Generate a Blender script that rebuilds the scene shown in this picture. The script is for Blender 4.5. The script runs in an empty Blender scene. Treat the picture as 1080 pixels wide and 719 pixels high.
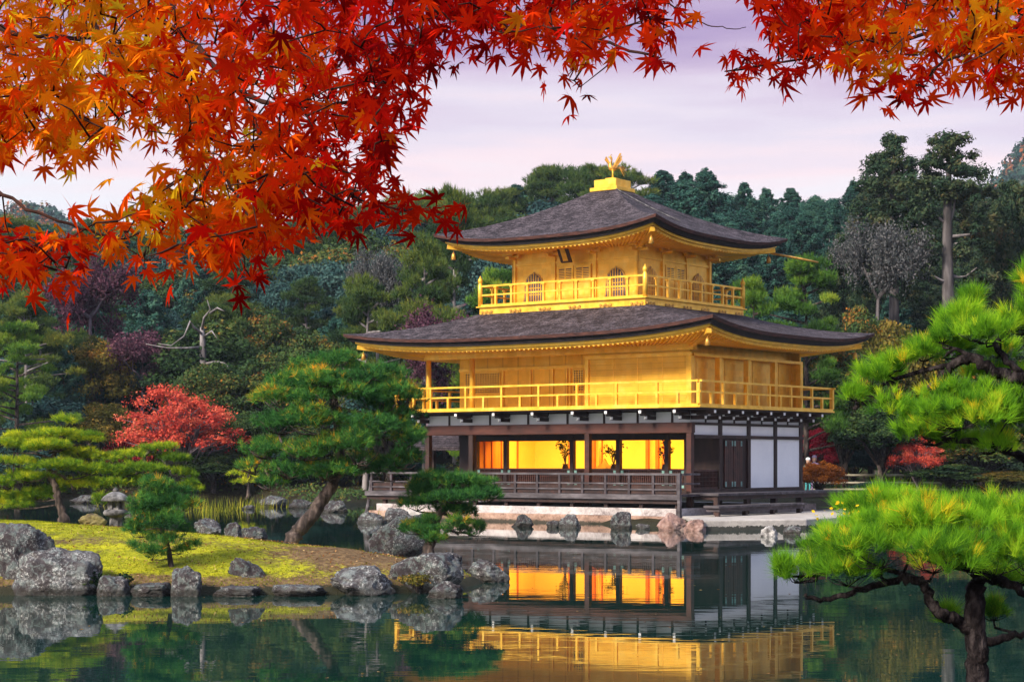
import bpy, bmesh, math, random
import numpy as np
from mathutils import Vector, noise as mnoise
R = math.radians
sc = bpy.context.scene
col = sc.collection
PW, HY, CX, F, EYE = 1080.0, 485.0, 540.0, 1989.0, 2.2

# ------------------------------------------------------------------ camera
cam = bpy.data.cameras.new("camera")
cam.sensor_width = 36.0
cam.lens = F / PW * 36.0
cam.shift_y = (HY - 359.5) / PW
cam.clip_start = 0.1
cam.clip_end = 4000
camo = bpy.data.objects.new("camera", cam)
col.objects.link(camo)
camo.location = (0, 0, EYE)
camo.rotation_euler = (R(90), 0, 0)
sc.camera = camo

# ------------------------------------------------------------------ sky and sun
SUN_EL, SUN_AZ = 33.0, 222.0          # azimuth clockwise from +Y (view direction)
SKY_STRENGTH = 0.71
w = bpy.data.worlds.new("World")
sc.world = w
w.use_nodes = True
nt = w.node_tree
nt.nodes.clear()
wo = nt.nodes.new("ShaderNodeOutputWorld")
bg = nt.nodes.new("ShaderNodeBackground")
bg2 = nt.nodes.new("ShaderNodeBackground")
addn = nt.nodes.new("ShaderNodeAddShader")
nis = nt.nodes.new("ShaderNodeTexSky")
nis.sky_type = 'NISHITA'
nis.sun_disc = False
nis.sun_elevation = R(SUN_EL)
nis.sun_rotation = R(SUN_AZ)
bg2.inputs[1].default_value = 0.008
nt.links.new(nis.outputs[0], bg2.inputs[0])
tc = nt.nodes.new("ShaderNodeTexCoord")
sep = nt.nodes.new("ShaderNodeSeparateXYZ")
nt.links.new(tc.outputs["Generated"], sep.inputs[0])
mp = nt.nodes.new("ShaderNodeMapping")
mp.inputs["Scale"].default_value = (1.4, 1.4, 13)
nt.links.new(tc.outputs["Generated"], mp.inputs[0])
cn = nt.nodes.new("ShaderNodeTexNoise")
cn.inputs["Scale"].default_value = 3.0
cn.inputs["Detail"].default_value = 5
nt.links.new(mp.outputs[0], cn.inputs[0])
m1 = nt.nodes.new("ShaderNodeMath"); m1.operation = 'MULTIPLY_ADD'
m1.inputs[1].default_value = 0.125
nt.links.new(cn.outputs[0], m1.inputs[0])
nt.links.new(sep.outputs[2], m1.inputs[2])
rp = nt.nodes.new("ShaderNodeValToRGB")
nt.links.new(m1.outputs[0], rp.inputs[0])
cr = rp.color_ramp
SKY = [(0.0, (.78, .74, .78)), (.190, (.77, .755, .79)), (.214, (.86, .67, .70)), (.232, (.70, .61, .70)), (.256, (.57, .43, .58)),
       (.300, (.31, .19, .41)), (.42, (.32, .34, .54)), (1.0, (.84, 1.02, 1.36))]
while len(cr.elements) < len(SKY):
    cr.elements.new(.5)
for e, (p, c) in zip(cr.elements, SKY):
    e.position = p
    e.color = (*c, 1)
nt.links.new(rp.outputs[0], bg.inputs[0])
bg.inputs[1].default_value = SKY_STRENGTH
nt.links.new(bg.outputs[0], addn.inputs[0])
nt.links.new(bg2.outputs[0], addn.inputs[1])
nt.links.new(addn.outputs[0], wo.inputs[0])

sun = bpy.data.lights.new("sun", 'SUN')
sun.energy = 5.0
sun.angle = R(16)
sun.color = (1.0, .90, .74)
suno = bpy.data.objects.new("sun", sun)
col.objects.link(suno)
sd = Vector((math.sin(R(SUN_AZ)) * math.cos(R(SUN_EL)), math.cos(R(SUN_AZ)) * math.cos(R(SUN_EL)), math.sin(R(SUN_EL))))
suno.rotation_euler = sd.to_track_quat('Z', 'Y').to_euler()
suno.location = (-20, -20, 30)
vs = sc.view_settings
vs.view_transform = 'Standard'
vs.look = 'None'
vs.exposure = 0.70
vs.gamma = 1.0
sc.cycles.max_bounces = 8
sc.cycles.diffuse_bounces = 3
sc.cycles.glossy_bounces = 3
sc.cycles.transmission_bounces = 4
sc.cycles.transparent_max_bounces = 8
sc.cycles.use_denoising = True

# ------------------------------------------------------------------ helpers
def at(px, py, Y):
    return Vector(((px - CX) / F * Y, Y, EYE + (HY - py) / F * Y))

def tag(o, label=None, cat=None, group=None, kind=None):
    if label: o['label'] = label
    if cat: o['category'] = cat
    if group: o['group'] = group
    if kind: o['kind'] = kind
    return o

def empty(name, loc=(0, 0, 0), rz=0):
    o = bpy.data.objects.new(name, None)
    o.empty_display_size = .2
    col.objects.link(o)
    o.location = loc
    o.rotation_euler = (0, 0, rz)
    return o

def link(name, me, mat=None, parent=None):
    o = bpy.data.objects.new(name, me)
    col.objects.link(o)
    if mat is not None and not me.materials:
        me.materials.append(mat)
    if parent is not None:
        o.parent = parent
    return o

def copy_tree(o, parent=None):
    c = o.copy()
    col.objects.link(c)
    c.parent = parent
    for ch in list(o.children):
        copy_tree(ch, c)
    return c

def np_mesh(name, V, Fc, tint=None, smooth=False):
    V = np.asarray(V, np.float32)
    Fc = np.asarray(Fc, np.int32)
    n, k = Fc.shape
    me = bpy.data.meshes.new(name)
    me.vertices.add(len(V))
    me.vertices.foreach_set('co', V.ravel())
    me.loops.add(n * k)
    me.loops.foreach_set('vertex_index', Fc.ravel())
    me.polygons.add(n)
    me.polygons.foreach_set('loop_start', np.arange(0, n * k, k, dtype=np.int32))
    if smooth:
        me.polygons.foreach_set('use_smooth', np.ones(n, dtype=bool))
    if tint is not None:
        a = me.attributes.new('tint', 'FLOAT', 'FACE')
        a.data.foreach_set('value', np.asarray(tint, np.float32))
    me.update(calc_edges=True)
    return me

class MB:
    def __init__(s):
        s.v, s.f = [], []
    def quad8(s, c):
        b = len(s.v)
        s.v += [tuple(p) for p in c]
        s.f += [(b, b+3, b+2, b+1), (b+4, b+5, b+6, b+7), (b, b+1, b+5, b+4), (b+1, b+2, b+6, b+5), (b+2, b+3, b+7, b+6), (b+3, b, b+4, b+7)]
        return s
    def box(s, x0, x1, y0, y1, z0, z1):
        return s.quad8([(x0, y0, z0), (x1, y0, z0), (x1, y1, z0), (x0, y1, z0), (x0, y0, z1), (x1, y0, z1), (x1, y1, z1), (x0, y1, z1)])
    def b(s, u0, u1, v0, v1, z0, z1):        # pavilion plan coordinates
        return s.box(-u1, -u0, v0, v1, z0, z1)
    def bar(s, p, q, w, h, up=(0, 0, 1)):
        p, q = Vector(p), Vector(q)
        d = (q - p).normalized()
        x = d.cross(Vector(up))
        if x.length < 1e-4: x = d.cross(Vector((0, 1, 0)))
        x.normalize()
        y = x.cross(d).normalized()
        x = x * w / 2; y = y * h / 2
        return s.quad8([p-x-y, p+x-y, p+x+y, p-x+y, q-x-y, q+x-y, q+x+y, q-x+y])
    def tube(s, pts, rad, n=8):
        pts = [Vector(p) for p in pts]
        if not hasattr(rad, '__len__'): rad = [rad] * len(pts)
        b = len(s.v)
        ref = Vector((.31, .17, .93))
        for i, p in enumerate(pts):
            d = (pts[min(i+1, len(pts)-1)] - pts[max(i-1, 0)])
            if d.length < 1e-6: d = Vector((0, 0, 1))
            d.normalize()
            x = d.cross(ref)
            if x.length < .05: x = d.cross(Vector((1, 0, 0)))
            x.normalize()
            y = d.cross(x)
            for k in range(n):
                a = 2 * math.pi * k / n
                s.v.append(tuple(p + (x * math.cos(a) + y * math.sin(a)) * rad[i]))
        for i in range(len(pts) - 1):
            for k in range(n):
                k2 = (k + 1) % n
                s.f.append((b+i*n+k, b+i*n+k2, b+(i+1)*n+k2, b+(i+1)*n+k))
        s.f.append(tuple(b + k for k in range(n))[::-1])
        e = b + (len(pts) - 1) * n
        s.f.append(tuple(e + k for k in range(n)))
        return s
    def lathe(s, prof, n=16, c=(0, 0, 0), sq=0):
        b = len(s.v)
        for r, z in prof:
            for k in range(n):
                a = 2 * math.pi * (k + .5 * sq) / n
                s.v.append((c[0] + r * math.cos(a), c[1] + r * math.sin(a), c[2] + z))
        m = len(prof)
        for i in range(m - 1):
            for k in range(n):
                k2 = (k + 1) % n
                s.f.append((b+i*n+k, b+i*n+k2, b+(i+1)*n+k2, b+(i+1)*n+k))
        s.f.append(tuple(b + k for k in range(n))[::-1])
        s.f.append(tuple(b + (m-1)*n + k for k in range(n)))
        return s
    def prism(s, poly, o, ax, ay, az):        # polygon in plane (ax, ay) pushed along az
        o, ax, ay, az = Vector(o), Vector(ax), Vector(ay), Vector(az)
        b = len(s.v); n = len(poly)
        for off in (Vector((0, 0, 0)), az):
            for x, y in poly:
                s.v.append(tuple(o + ax * x + ay * y + off))
        s.f.append(tuple(range(b, b + n)))
        s.f.append(tuple(range(b + n, b + 2*n))[::-1])
        for k in range(n):
            k2 = (k + 1) % n
            s.f.append((b+k, b+n+k, b+n+k2, b+k2))
        return s
    def build(s, name, mat, parent=None, smooth=False, bevel=0):
        me = bpy.data.meshes.new(name)
        me.from_pydata(s.v, [], s.f)
        bm = bmesh.new(); bm.from_mesh(me)
        bmesh.ops.recalc_face_normals(bm, faces=bm.faces)
        bm.to_mesh(me); bm.free()
        if smooth:
            me.polygons.foreach_set('use_smooth', [True] * len(me.polygons))
        o = link(name, me, mat, parent)
        if bevel:
            md = o.modifiers.new("bevel", 'BEVEL'); md.width = bevel; md.segments = 2; md.limit_method = 'ANGLE'
        return o

# ------------------------------------------------------------------ materials
def new_mat(name):
    m = bpy.data.materials.new(name)
    m.use_nodes = True
    return m, m.node_tree, m.node_tree.nodes["Principled BSDF"]

def ramp_node(nt, cols):
    r = nt.nodes.new("ShaderNodeValToRGB")
    e = r.color_ramp.elements
    while len(e) < len(cols): e.new(.5)
    for el, (p, c) in zip(e, cols):
        el.position = p; el.color = (*c, 1)
    return r

def tex_noise(nt, scale, detail=4, stretch=(1, 1, 1), coord="Object", rough=.55, dist=0):
    t = nt.nodes.new("ShaderNodeTexCoord")
    m = nt.nodes.new("ShaderNodeMapping")
    m.inputs["Scale"].default_value = stretch
    nt.links.new(t.outputs[coord], m.inputs[0])
    n = nt.nodes.new("ShaderNodeTexNoise")
    n.inputs["Scale"].default_value = scale
    n.inputs["Detail"].default_value = detail
    n.inputs["Roughness"].default_value = rough
    n.inputs["Distortion"].default_value = dist
    nt.links.new(m.outputs[0], n.inputs[0])
    return n

def mixc(nt, a, b, fac, mode='MIX'):
    m = nt.nodes.new("ShaderNodeMix")
    m.data_type = 'RGBA'; m.blend_type = mode
    for s, v in ((0, fac), (6, a), (7, b)):
        if hasattr(v, 'is_linked'): nt.links.new(v, m.inputs[s])
        elif s == 0: m.inputs[0].default_value = v
        else: m.inputs[s].default_value = (*v, 1)
    return m.outputs[2]

def mth(nt, op, a, b=None, c=None, clamp=False):
    m = nt.nodes.new("ShaderNodeMath"); m.operation = op; m.use_clamp = clamp
    for i, v in enumerate((a, b, c)):
        if v is None: continue
        if hasattr(v, 'is_linked'): nt.links.new(v, m.inputs[i])
        else: m.inputs[i].default_value = v
    return m.outputs[0]

def surf(name, cols, scale=4, detail=5, rough=.7, metal=0.0, bump=.2, bscale=None, stretch=(1, 1, 1), dist=.02, spec=.4):
    m, nt, p = new_mat(name)
    n = tex_noise(nt, scale, detail, stretch)
    r = ramp_node(nt, cols)
    nt.links.new(n.outputs[0], r.inputs[0])
    nt.links.new(r.outputs[0], p.inputs["Base Color"])
    p.inputs["Roughness"].default_value = rough
    p.inputs["Metallic"].default_value = metal
    p.inputs["Specular IOR Level"].default_value = spec
    if bump:
        n2 = tex_noise(nt, bscale or scale * 3, 4, stretch)
        bn = nt.nodes.new("ShaderNodeBump")
        bn.inputs["Strength"].default_value = bump
        bn.inputs["Distance"].default_value = dist
        nt.links.new(n2.outputs[0], bn.inputs["Height"])
        nt.links.new(bn.outputs[0], p.inputs["Normal"])
    return m

def plank_gold(name, freq, axis, var=.22):
    """gold leaf over boards: seams every 1/freq metres along an axis"""
    m, nt, p = new_mat(name)
    n = tex_noise(nt, 1.3, 6)
    r = ramp_node(nt, [(.3, (.81, .43, .030)), (.55, (.92, .53, .050)), (.75, (.96, .63, .11))])
    nt.links.new(n.outputs[0], r.inputs[0])
    t = nt.nodes.new("ShaderNodeTexCoord")
    s = nt.nodes.new("ShaderNodeSeparateXYZ")
    nt.links.new(t.outputs["Object"], s.inputs[0])
    fr = mth(nt, 'FRACT', mth(nt, 'MULTIPLY', s.outputs[axis], freq))
    line = mth(nt, 'LESS_THAN', fr, .09)
    idx = mth(nt, 'FLOOR', mth(nt, 'MULTIPLY', s.outputs[axis], freq))
    wn = nt.nodes.new("ShaderNodeTexWhiteNoise"); wn.noise_dimensions = '1D'
    nt.links.new(idx, wn.inputs["W"])
    tone = mth(nt, 'MULTIPLY_ADD', wn.outputs[0], var, 1.02 - var)
    c1 = mixc(nt, r.outputs[0], (.55, .28, .03), mth(nt, 'MULTIPLY', line, .55))
    hv = nt.nodes.new("ShaderNodeHueSaturation")
    nt.links.new(c1, hv.inputs["Color"]); nt.links.new(tone, hv.inputs["Value"])
    nt.links.new(leaf_squares(nt, hv.outputs[0], .12), p.inputs["Base Color"])
    p.inputs["Specular IOR Level"].default_value = .25
    p.inputs["Roughness"].default_value = .42
    p.inputs["Metallic"].default_value = .25
    n2 = tex_noise(nt, 9, 4)
    bn = nt.nodes.new("ShaderNodeBump"); bn.inputs["Strength"].default_value = .35; bn.inputs["Distance"].default_value = .02
    nt.links.new(mth(nt, 'SUBTRACT', n2.outputs[0], line), bn.inputs["Height"])
    nt.links.new(bn.outputs[0], p.inputs["Normal"])
    return m

def leaf_mat(name, cols, trans=.3, var=.25, nvar=.5, nscale=.6, gloss=0.0, refl=1.0, gain=1.0):
    cols = [(p, tuple(min(.95, q * gain) for q in c)) for p, c in cols]
    """leaves: the 'tint' of each leaf, shifted per tree and in soft patches, picks its colour"""
    m, nt, p = new_mat(name)
    a = nt.nodes.new("ShaderNodeAttribute"); a.attribute_name = 'tint'
    oi = nt.nodes.new("ShaderNodeObjectInfo")
    n = tex_noise(nt, nscale, 3)
    x = mth(nt, 'MULTIPLY_ADD', mth(nt, 'SUBTRACT', oi.outputs["Random"], .5), var, a.outputs["Fac"])
    x = mth(nt, 'MULTIPLY_ADD', mth(nt, 'SUBTRACT', n.outputs[0], .5), nvar, x, clamp=True)
    r = ramp_node(nt, cols)
    nt.links.new(x, r.inputs[0])
    d = nt.nodes.new("ShaderNodeBsdfDiffuse")
    t = nt.nodes.new("ShaderNodeBsdfTranslucent")
    nt.links.new(r.outputs[0], t.inputs[0])
    if refl != 1.0:
        nt.links.new(mixc(nt, r.outputs[0], (0, 0, 0), 1 - refl), d.inputs[0])
    else:
        nt.links.new(r.outputs[0], d.inputs[0])
    mx = nt.nodes.new("ShaderNodeMixShader"); mx.inputs[0].default_value = trans
    nt.links.new(d.outputs[0], mx.inputs[1]); nt.links.new(t.outputs[0], mx.inputs[2])
    out = nt.nodes["Material Output"]
    if gloss:
        g = nt.nodes.new("ShaderNodeBsdfGlossy"); g.inputs["Roughness"].default_value = .4
        m2 = nt.nodes.new("ShaderNodeMixShader"); m2.inputs[0].default_value = gloss
        nt.links.new(mx.outputs[0], m2.inputs[1]); nt.links.new(g.outputs[0], m2.inputs[2])
        nt.links.new(m2.outputs[0], out.inputs[0])
    else:
        nt.links.new(mx.outputs[0], out.inputs[0])
    nt.nodes.remove(p)
    return m

def leaf_squares(nt, csock, amt=.16, f=4.6):
    """the little square sheets the gold is laid in"""
    t = nt.nodes.new("ShaderNodeTexCoord")
    vm = nt.nodes.new("ShaderNodeVectorMath"); vm.operation = 'SCALE'; vm.inputs[3].default_value = f
    nt.links.new(t.outputs["Object"], vm.inputs[0])
    ad = nt.nodes.new("ShaderNodeVectorMath"); ad.operation = 'ADD'; ad.inputs[1].default_value = (.013, .017, .011); nt.links.new(vm.outputs[0], ad.inputs[0])
    fl = nt.nodes.new("ShaderNodeVectorMath"); fl.operation = 'FLOOR'; nt.links.new(ad.outputs[0], fl.inputs[0])
    wn = nt.nodes.new("ShaderNodeTexWhiteNoise"); wn.noise_dimensions = '3D'; nt.links.new(fl.outputs[0], wn.inputs["Vector"])
    hv = nt.nodes.new("ShaderNodeHueSaturation")
    nt.links.new(csock, hv.inputs["Color"]); nt.links.new(mth(nt, 'MULTIPLY_ADD', wn.outputs[0], amt, 1.02 - amt), hv.inputs["Value"])
    return hv.outputs[0]

def gold_mat(name):
    m, nt, p = new_mat(name)
    n = tex_noise(nt, 2.5, 6, rough=.65)
    r = ramp_node(nt, [(.3, (.81, .42, .032)), (.5, (.93, .53, .055)), (.72, (.96, .63, .12))])
    nt.links.new(n.outputs[0], r.inputs[0])
    nt.links.new(leaf_squares(nt, r.outputs[0]), p.inputs["Base Color"])
    n2 = tex_noise(nt, 10, 5)
    nt.links.new(mth(nt, 'MULTIPLY_ADD', n2.outputs[0], .35, .18), p.inputs["Roughness"])
    p.inputs["Metallic"].default_value = .38; p.inputs["Specular IOR Level"].default_value = .3
    bn = nt.nodes.new("ShaderNodeBump"); bn.inputs["Strength"].default_value = .25; bn.inputs["Distance"].default_value = .02
    nt.links.new(n2.outputs[0], bn.inputs["Height"]); nt.links.new(bn.outputs[0], p.inputs["Normal"])
    return m

M = {}
M['gold_h'] = plank_gold("gold_boards", 5.2, 2)
M['gold_v'] = plank_gold("gold_panels", 1.35, 0, .06)
M['gold'] = gold_mat("gold_leaf")
M['gold_old'] = surf("aged_gilding", [(.3, (.30, .14, .03)), (.6, (.62, .33, .06)), (.8, (.75, .45, .1))], 6, 4, .4, .5, .2, 14)
def bark_roof():
    m, nt, p = new_mat("cypress_bark_shingles")
    n = tex_noise(nt, 2.2, 8, (1, 1, 1), rough=.7)
    n2 = tex_noise(nt, 11, 6, (1, 1, 2.5), rough=.75)
    tco = nt.nodes.new("ShaderNodeTexCoord"); sx = nt.nodes.new("ShaderNodeSeparateXYZ"); nt.links.new(tco.outputs["Object"], sx.inputs[0])
    crs = mth(nt, 'FRACT', mth(nt, 'MULTIPLY_ADD', sx.outputs[2], 11.0, mth(nt, 'MULTIPLY', n.outputs[0], 1.6)))
    x = mth(nt, 'MULTIPLY_ADD', n2.outputs[0], .62, mth(nt, 'MULTIPLY', n.outputs[0], .44))
    x = mth(nt, 'MULTIPLY_ADD', mth(nt, 'SUBTRACT', crs, .5), .09, x)
    r = ramp_node(nt, [(.42, (.004, .003, .004)), (.50, (.022, .016, .020)), (.57, (.070, .054, .064)), (.67, (.17, .14, .16))])
    nt.links.new(x, r.inputs[0])
    nt.links.new(r.outputs[0], p.inputs["Base Color"])
    p.inputs["Roughness"].default_value = .85
    bn = nt.nodes.new("ShaderNodeBump"); bn.inputs["Strength"].default_value = .9; bn.inputs["Distance"].default_value = .07
    nt.links.new(mth(nt, 'MULTIPLY_ADD', crs, .5, n2.outputs[0]), bn.inputs["Height"]); nt.links.new(bn.outputs[0], p.inputs["Normal"]); p.inputs['Specular IOR Level'].default_value = .2
    return m
M['roof'] = bark_roof()
M['roof_edge'] = surf("bark_layers", [(.35, (.02, .008, .008)), (.55, (.075, .025, .02)), (.7, (.13, .05, .035))], 3, 5, .8, 0, .5, 30, (1, 1, 14))
M['roof_under'] = surf("black_boards", [(.4, (.008, .006, .008)), (.6, (.022, .015, .016))], 4, 4, .8, 0, .2)  # near-black boards for the eave lining and door seams
M['wood'] = surf("dark_timber", [(.3, (.012, .006, .006)), (.55, (.03, .012, .010)), (.75, (.06, .026, .02))], 3, 5, .6, 0, .3, 16, (1, 1, .25))
M['wood_red'] = surf("reddish_timber", [(.3, (.022, .007, .005)), (.55, (.055, .014, .009)), (.75, (.09, .028, .018))], 3, 5, .55, 0, .3, 16, (.25, 1, 1))
M['wood_grey'] = surf("weathered_timber", [(.3, (.025, .020, .024)), (.55, (.075, .064, .072)), (.75, (.17, .15, .165))], 4, 6, .75, 0, .4, 22, (.3, 1, 1))
M['wood_mid'] = surf("faded_timber", [(.3, (.018, .013, .016)), (.55, (.045, .034, .040)), (.75, (.10, .08, .09))], 4, 6, .75, 0, .4, 22, (.3, 1, 1))
M['plaster'] = surf("white_plaster", [(.3, (.80, .82, .86)), (.6, (.86, .88, .91))], 1.5, 4, .8, 0, .05)
M['tips'] = surf("white_painted_tips", [(.3, (.7, .7, .7)), (.6, (.8, .8, .8))], 5, 2, .6, 0, 0)
M['stone_pale'] = surf("pale_stone", [(.3, (.26, .24, .23)), (.5, (.46, .43, .41)), (.7, (.60, .57, .54))], 1.8, 7, .85, 0, .4, 9)
M['stone_tan'] = surf("tan_stone", [(.3, (.20, .13, .10)), (.5, (.40, .27, .20)), (.7, (.52, .38, .30))], 1.6, 7, .85, 0, .4, 9)
def wet_stone(name, cols, scale):
    m, nt, p = new_mat(name)
    n1 = tex_noise(nt, scale, 8, (1, 1, 1.6), rough=.7); n2 = tex_noise(nt, 9, 6, rough=.75)
    r = ramp_node(nt, cols)
    nt.links.new(mth(nt, 'MULTIPLY_ADD', n1.outputs[0], .6, mth(nt, 'MULTIPLY', n2.outputs[0], .4)), r.inputs[0])
    g = nt.nodes.new("ShaderNodeNewGeometry"); s = nt.nodes.new("ShaderNodeSeparateXYZ"); nt.links.new(g.outputs["Position"], s.inputs[0])
    wet = mth(nt, 'SUBTRACT', 1.0, mth(nt, 'DIVIDE', mth(nt, 'SUBTRACT', s.outputs[2], mth(nt, 'MULTIPLY_ADD', n2.outputs[0], .35, -.12)), .06), clamp=True)
    nt.links.new(mixc(nt, r.outputs[0], (.022, .022, .014), mth(nt, 'MULTIPLY', wet, .92)), p.inputs["Base Color"])
    p.inputs["Roughness"].default_value = .9
    bn = nt.nodes.new("ShaderNodeBump"); bn.inputs["Strength"].default_value = .8; bn.inputs["Distance"].default_value = .05
    nt.links.new(n2.outputs[0], bn.inputs["Height"]); nt.links.new(bn.outputs[0], p.inputs["Normal"])
    return m
M['foot_pale'] = wet_stone("pale_footing", [(.38, (.16, .13, .13)), (.47, (.36, .32, .32)), (.56, (.50, .46, .46)), (.66, (.62, .58, .58))], 1.2)
M['foot_tan'] = wet_stone("tan_footing", [(.38, (.10, .055, .04)), (.47, (.26, .16, .12)), (.56, (.40, .26, .20)), (.66, (.52, .40, .34))], 1.1)
M['stone'] = surf("grey_granite", [(.36, (.03, .029, .03)), (.5, (.095, .09, .093)), (.66, (.22, .21, .21))], 7, 7, .85, 0, .5, 24)
M['lattice'] = surf("window_lattice_backing", [(.3, (.06, .04, .055)), (.6, (.10, .075, .09))], 3, 3, .7, 0, 0)
M['verdigris'] = surf("verdigris_fittings", [(.3, (.10, .20, .18)), (.6, (.2, .36, .33))], 6, 3, .6, .2, .1)
M['paper'] = surf("gilt_paper_screen", [(.3, (.82, .60, .18)), (.6, (.88, .68, .22))], 1.2, 4, .7, 0, 0)
M['screen_brown'] = surf("cedar_screen", [(.3, (.42, .14, .02)), (.6, (.60, .24, .04))], 2, 4, .6, 0, 0, stretch=(3, 3, .4))
M['post_red'] = surf("vermilion_post", [(.3, (.45, .10, .015)), (.6, (.55, .15, .03))], 2, 4, .6, 0, 0)
M['bark'] = surf("pine_bark", [(.36, (.010, .007, .007)), (.5, (.040, .027, .024)), (.66, (.12, .088, .078))], 9, 8, .9, 0, 1.0, 10, (1, 1, .35), dist=.05)
M['bark_fg'] = surf("near_pine_bark", [(.36, (.003, .0025, .003)), (.50, (.012, .009, .010)), (.66, (.052, .042, .043))], 16, 9, .9, 0, 1.0, 26, (1, 1, .45), dist=.06, spec=.08)
M['bark_pale'] = surf("pale_bark", [(.3, (.08, .068, .072)), (.5, (.17, .15, .155)), (.7, (.30, .27, .28))], 3, 7, .9, 0, .6, 9, (1, 1, .2))
M['bark_cedar'] = surf('grey_cedar_bark', [(.3, (.022, .019, .02)), (.5, (.060, .052, .055)), (.7, (.13, .115, .12))], 3, 7, .9, 0, .6, 9, (1, 1, .2))
M['bark_mauve'] = surf("mauve_twigs", [(.3, (.05, .035, .045)), (.5, (.11, .08, .10)), (.7, (.19, .15, .175))], 2, 5, .9, 0, 0)
M['bamboo'] = surf("pale_bamboo", [(.3, (.45, .38, .28)), (.6, (.6, .53, .42))], 3, 4, .6, 0, .1)
M['maple_bark'] = surf("maple_twig_bark", [(.3, (.012, .006, .006)), (.6, (.045, .022, .018))], 30, 4, .85, 0, .2, spec=.05)
def rock_mat():
    m, nt, p = new_mat("lichen_rock")
    oi = nt.nodes.new("ShaderNodeObjectInfo")
    n1 = tex_noise(nt, 1.7, 8, rough=.7)
    n2 = tex_noise(nt, 7.5, 6, rough=.7, dist=.6)
    n3 = tex_noise(nt, 22, 5, rough=.8)
    r1 = ramp_node(nt, [(.36, (.012, .008, .011)), (.48, (.040, .029, .034)), (.58, (.095, .090, .092)), (.70, (.19, .19, .19))])
    nt.links.new(n1.outputs[0], r1.inputs[0])
    lic = ramp_node(nt, [(.50, (0, 0, 0)), (.57, (1, 1, 1))])
    nt.links.new(n2.outputs[0], lic.inputs[0])
    c = mixc(nt, r1.outputs[0], (.15, .19, .185), mth(nt, 'MULTIPLY', lic.outputs[0], .6))
    n4 = tex_noise(nt, 2.6, 5, rough=.6, dist=.8); big = ramp_node(nt, [(.44, (.08, .08, .08)), (.58, (1, 1, 1))]); nt.links.new(n4.outputs[0], big.inputs[0])
    sp = ramp_node(nt, [(.52, (0, 0, 0)), (.60, (1, 1, 1))])
    nt.links.new(n3.outputs[0], sp.inputs[0])
    c = mixc(nt, c, (.55, .55, .53), mth(nt, 'MULTIPLY', mth(nt, 'MULTIPLY', sp.outputs[0], big.outputs[0]), .8))
    dk = ramp_node(nt, [(.38, (1, 1, 1)), (.44, (0, 0, 0))])
    nt.links.new(n3.outputs[0], dk.inputs[0])
    c = mixc(nt, c, (.02, .013, .013), mth(nt, 'MULTIPLY', dk.outputs[0], .75))
    # waterline: wet, brown and mossy
    g = nt.nodes.new("ShaderNodeNewGeometry")
    s = nt.nodes.new("ShaderNodeSeparateXYZ"); nt.links.new(g.outputs["Position"], s.inputs[0])
    wet = mth(nt, 'SUBTRACT', 1.0, mth(nt, 'DIVIDE', mth(nt, 'ADD', s.outputs[2], mth(nt, 'MULTIPLY', n2.outputs[0], -.16)), .07), clamp=True)
    c = mixc(nt, c, (.018, .013, .009), mth(nt, 'MULTIPLY', wet, .8, clamp=True))
    hv = nt.nodes.new("ShaderNodeHueSaturation"); nt.links.new(c, hv.inputs["Color"])
    nt.links.new(mth(nt, 'MULTIPLY_ADD', oi.outputs["Random"], .7, .48), hv.inputs["Value"]); nt.links.new(mth(nt, 'MULTIPLY_ADD', oi.outputs["Random"], -.9, 1.5), hv.inputs["Saturation"])
    nt.links.new(hv.outputs[0], p.inputs["Base Color"])
    p.inputs["Roughness"].default_value = .88
    bn = nt.nodes.new("ShaderNodeBump"); bn.inputs["Strength"].default_value = 1.0; bn.inputs["Distance"].default_value = .05
    nt.links.new(mth(nt, 'MULTIPLY_ADD', n3.outputs[0], .4, n2.outputs[0]), bn.inputs["Height"])
    nt.links.new(bn.outputs[0], p.inputs["Normal"])
    return m
M['rock'] = rock_mat()
M['rock_pale'] = surf('pale_rock', [(.36, (.05, .045, .045)), (.5, (.20, .19, .19)), (.64, (.44, .42, .41))], 6, 7, .9, 0, .8, 14, dist=.05)
M['rock_red'] = surf("ruddy_rock", [(.3, (.06, .035, .03)), (.5, (.22, .13, .11)), (.7, (.36, .26, .23))], 4, 7, .9, 0, .8, 12, dist=.05)
M['moss_rock'] = surf("mossy_rock", [(.3, (.05, .035, .02)), (.5, (.14, .11, .04)), (.7, (.22, .19, .07))], 5, 7, .95, 0, .8, 18, dist=.04)

# foliage colours (pos along the tint)
M['f_cypress'] = leaf_mat("cypress_foliage", [(0, (.008, .022, .020)), (.4, (.016, .048, .040)), (.75, (.032, .080, .058)), (1, (.055, .105, .060))], .2, .3, gain=1.7)
M['f_cedar'] = leaf_mat("cedar_foliage", [(0, (.010, .018, .012)), (.4, (.022, .044, .026)), (.75, (.050, .062, .028)), (1, (.085, .060, .030))], .2, .35, gain=1.35)
M['f_pine'] = leaf_mat("hill_pine_needles", [(0, (.012, .028, .014)), (.4, (.032, .062, .020)), (.75, (.075, .105, .022)), (1, (.13, .13, .02))], .25, .35, gain=1.4)
M['f_broad'] = leaf_mat("evergreen_leaves", [(0, (.010, .022, .012)), (.4, (.028, .055, .020)), (.72, (.055, .080, .022)), (.9, (.13, .085, .02)), (1, (.21, .085, .02))], .25, .35, gain=1.35)
M['f_teal'] = leaf_mat("bluish_evergreen_leaves", [(0, (.012, .030, .032)), (.5, (.025, .058, .055)), (1, (.055, .095, .08))], .2, .3, gain=1.35)
M['f_bright'] = leaf_mat("bright_pine_needles", [(0, (.02, .05, .012)), (.4, (.055, .13, .020)), (.75, (.13, .21, .025)), (1, (.23, .27, .03))], .3, .2, gain=1.3)
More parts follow.
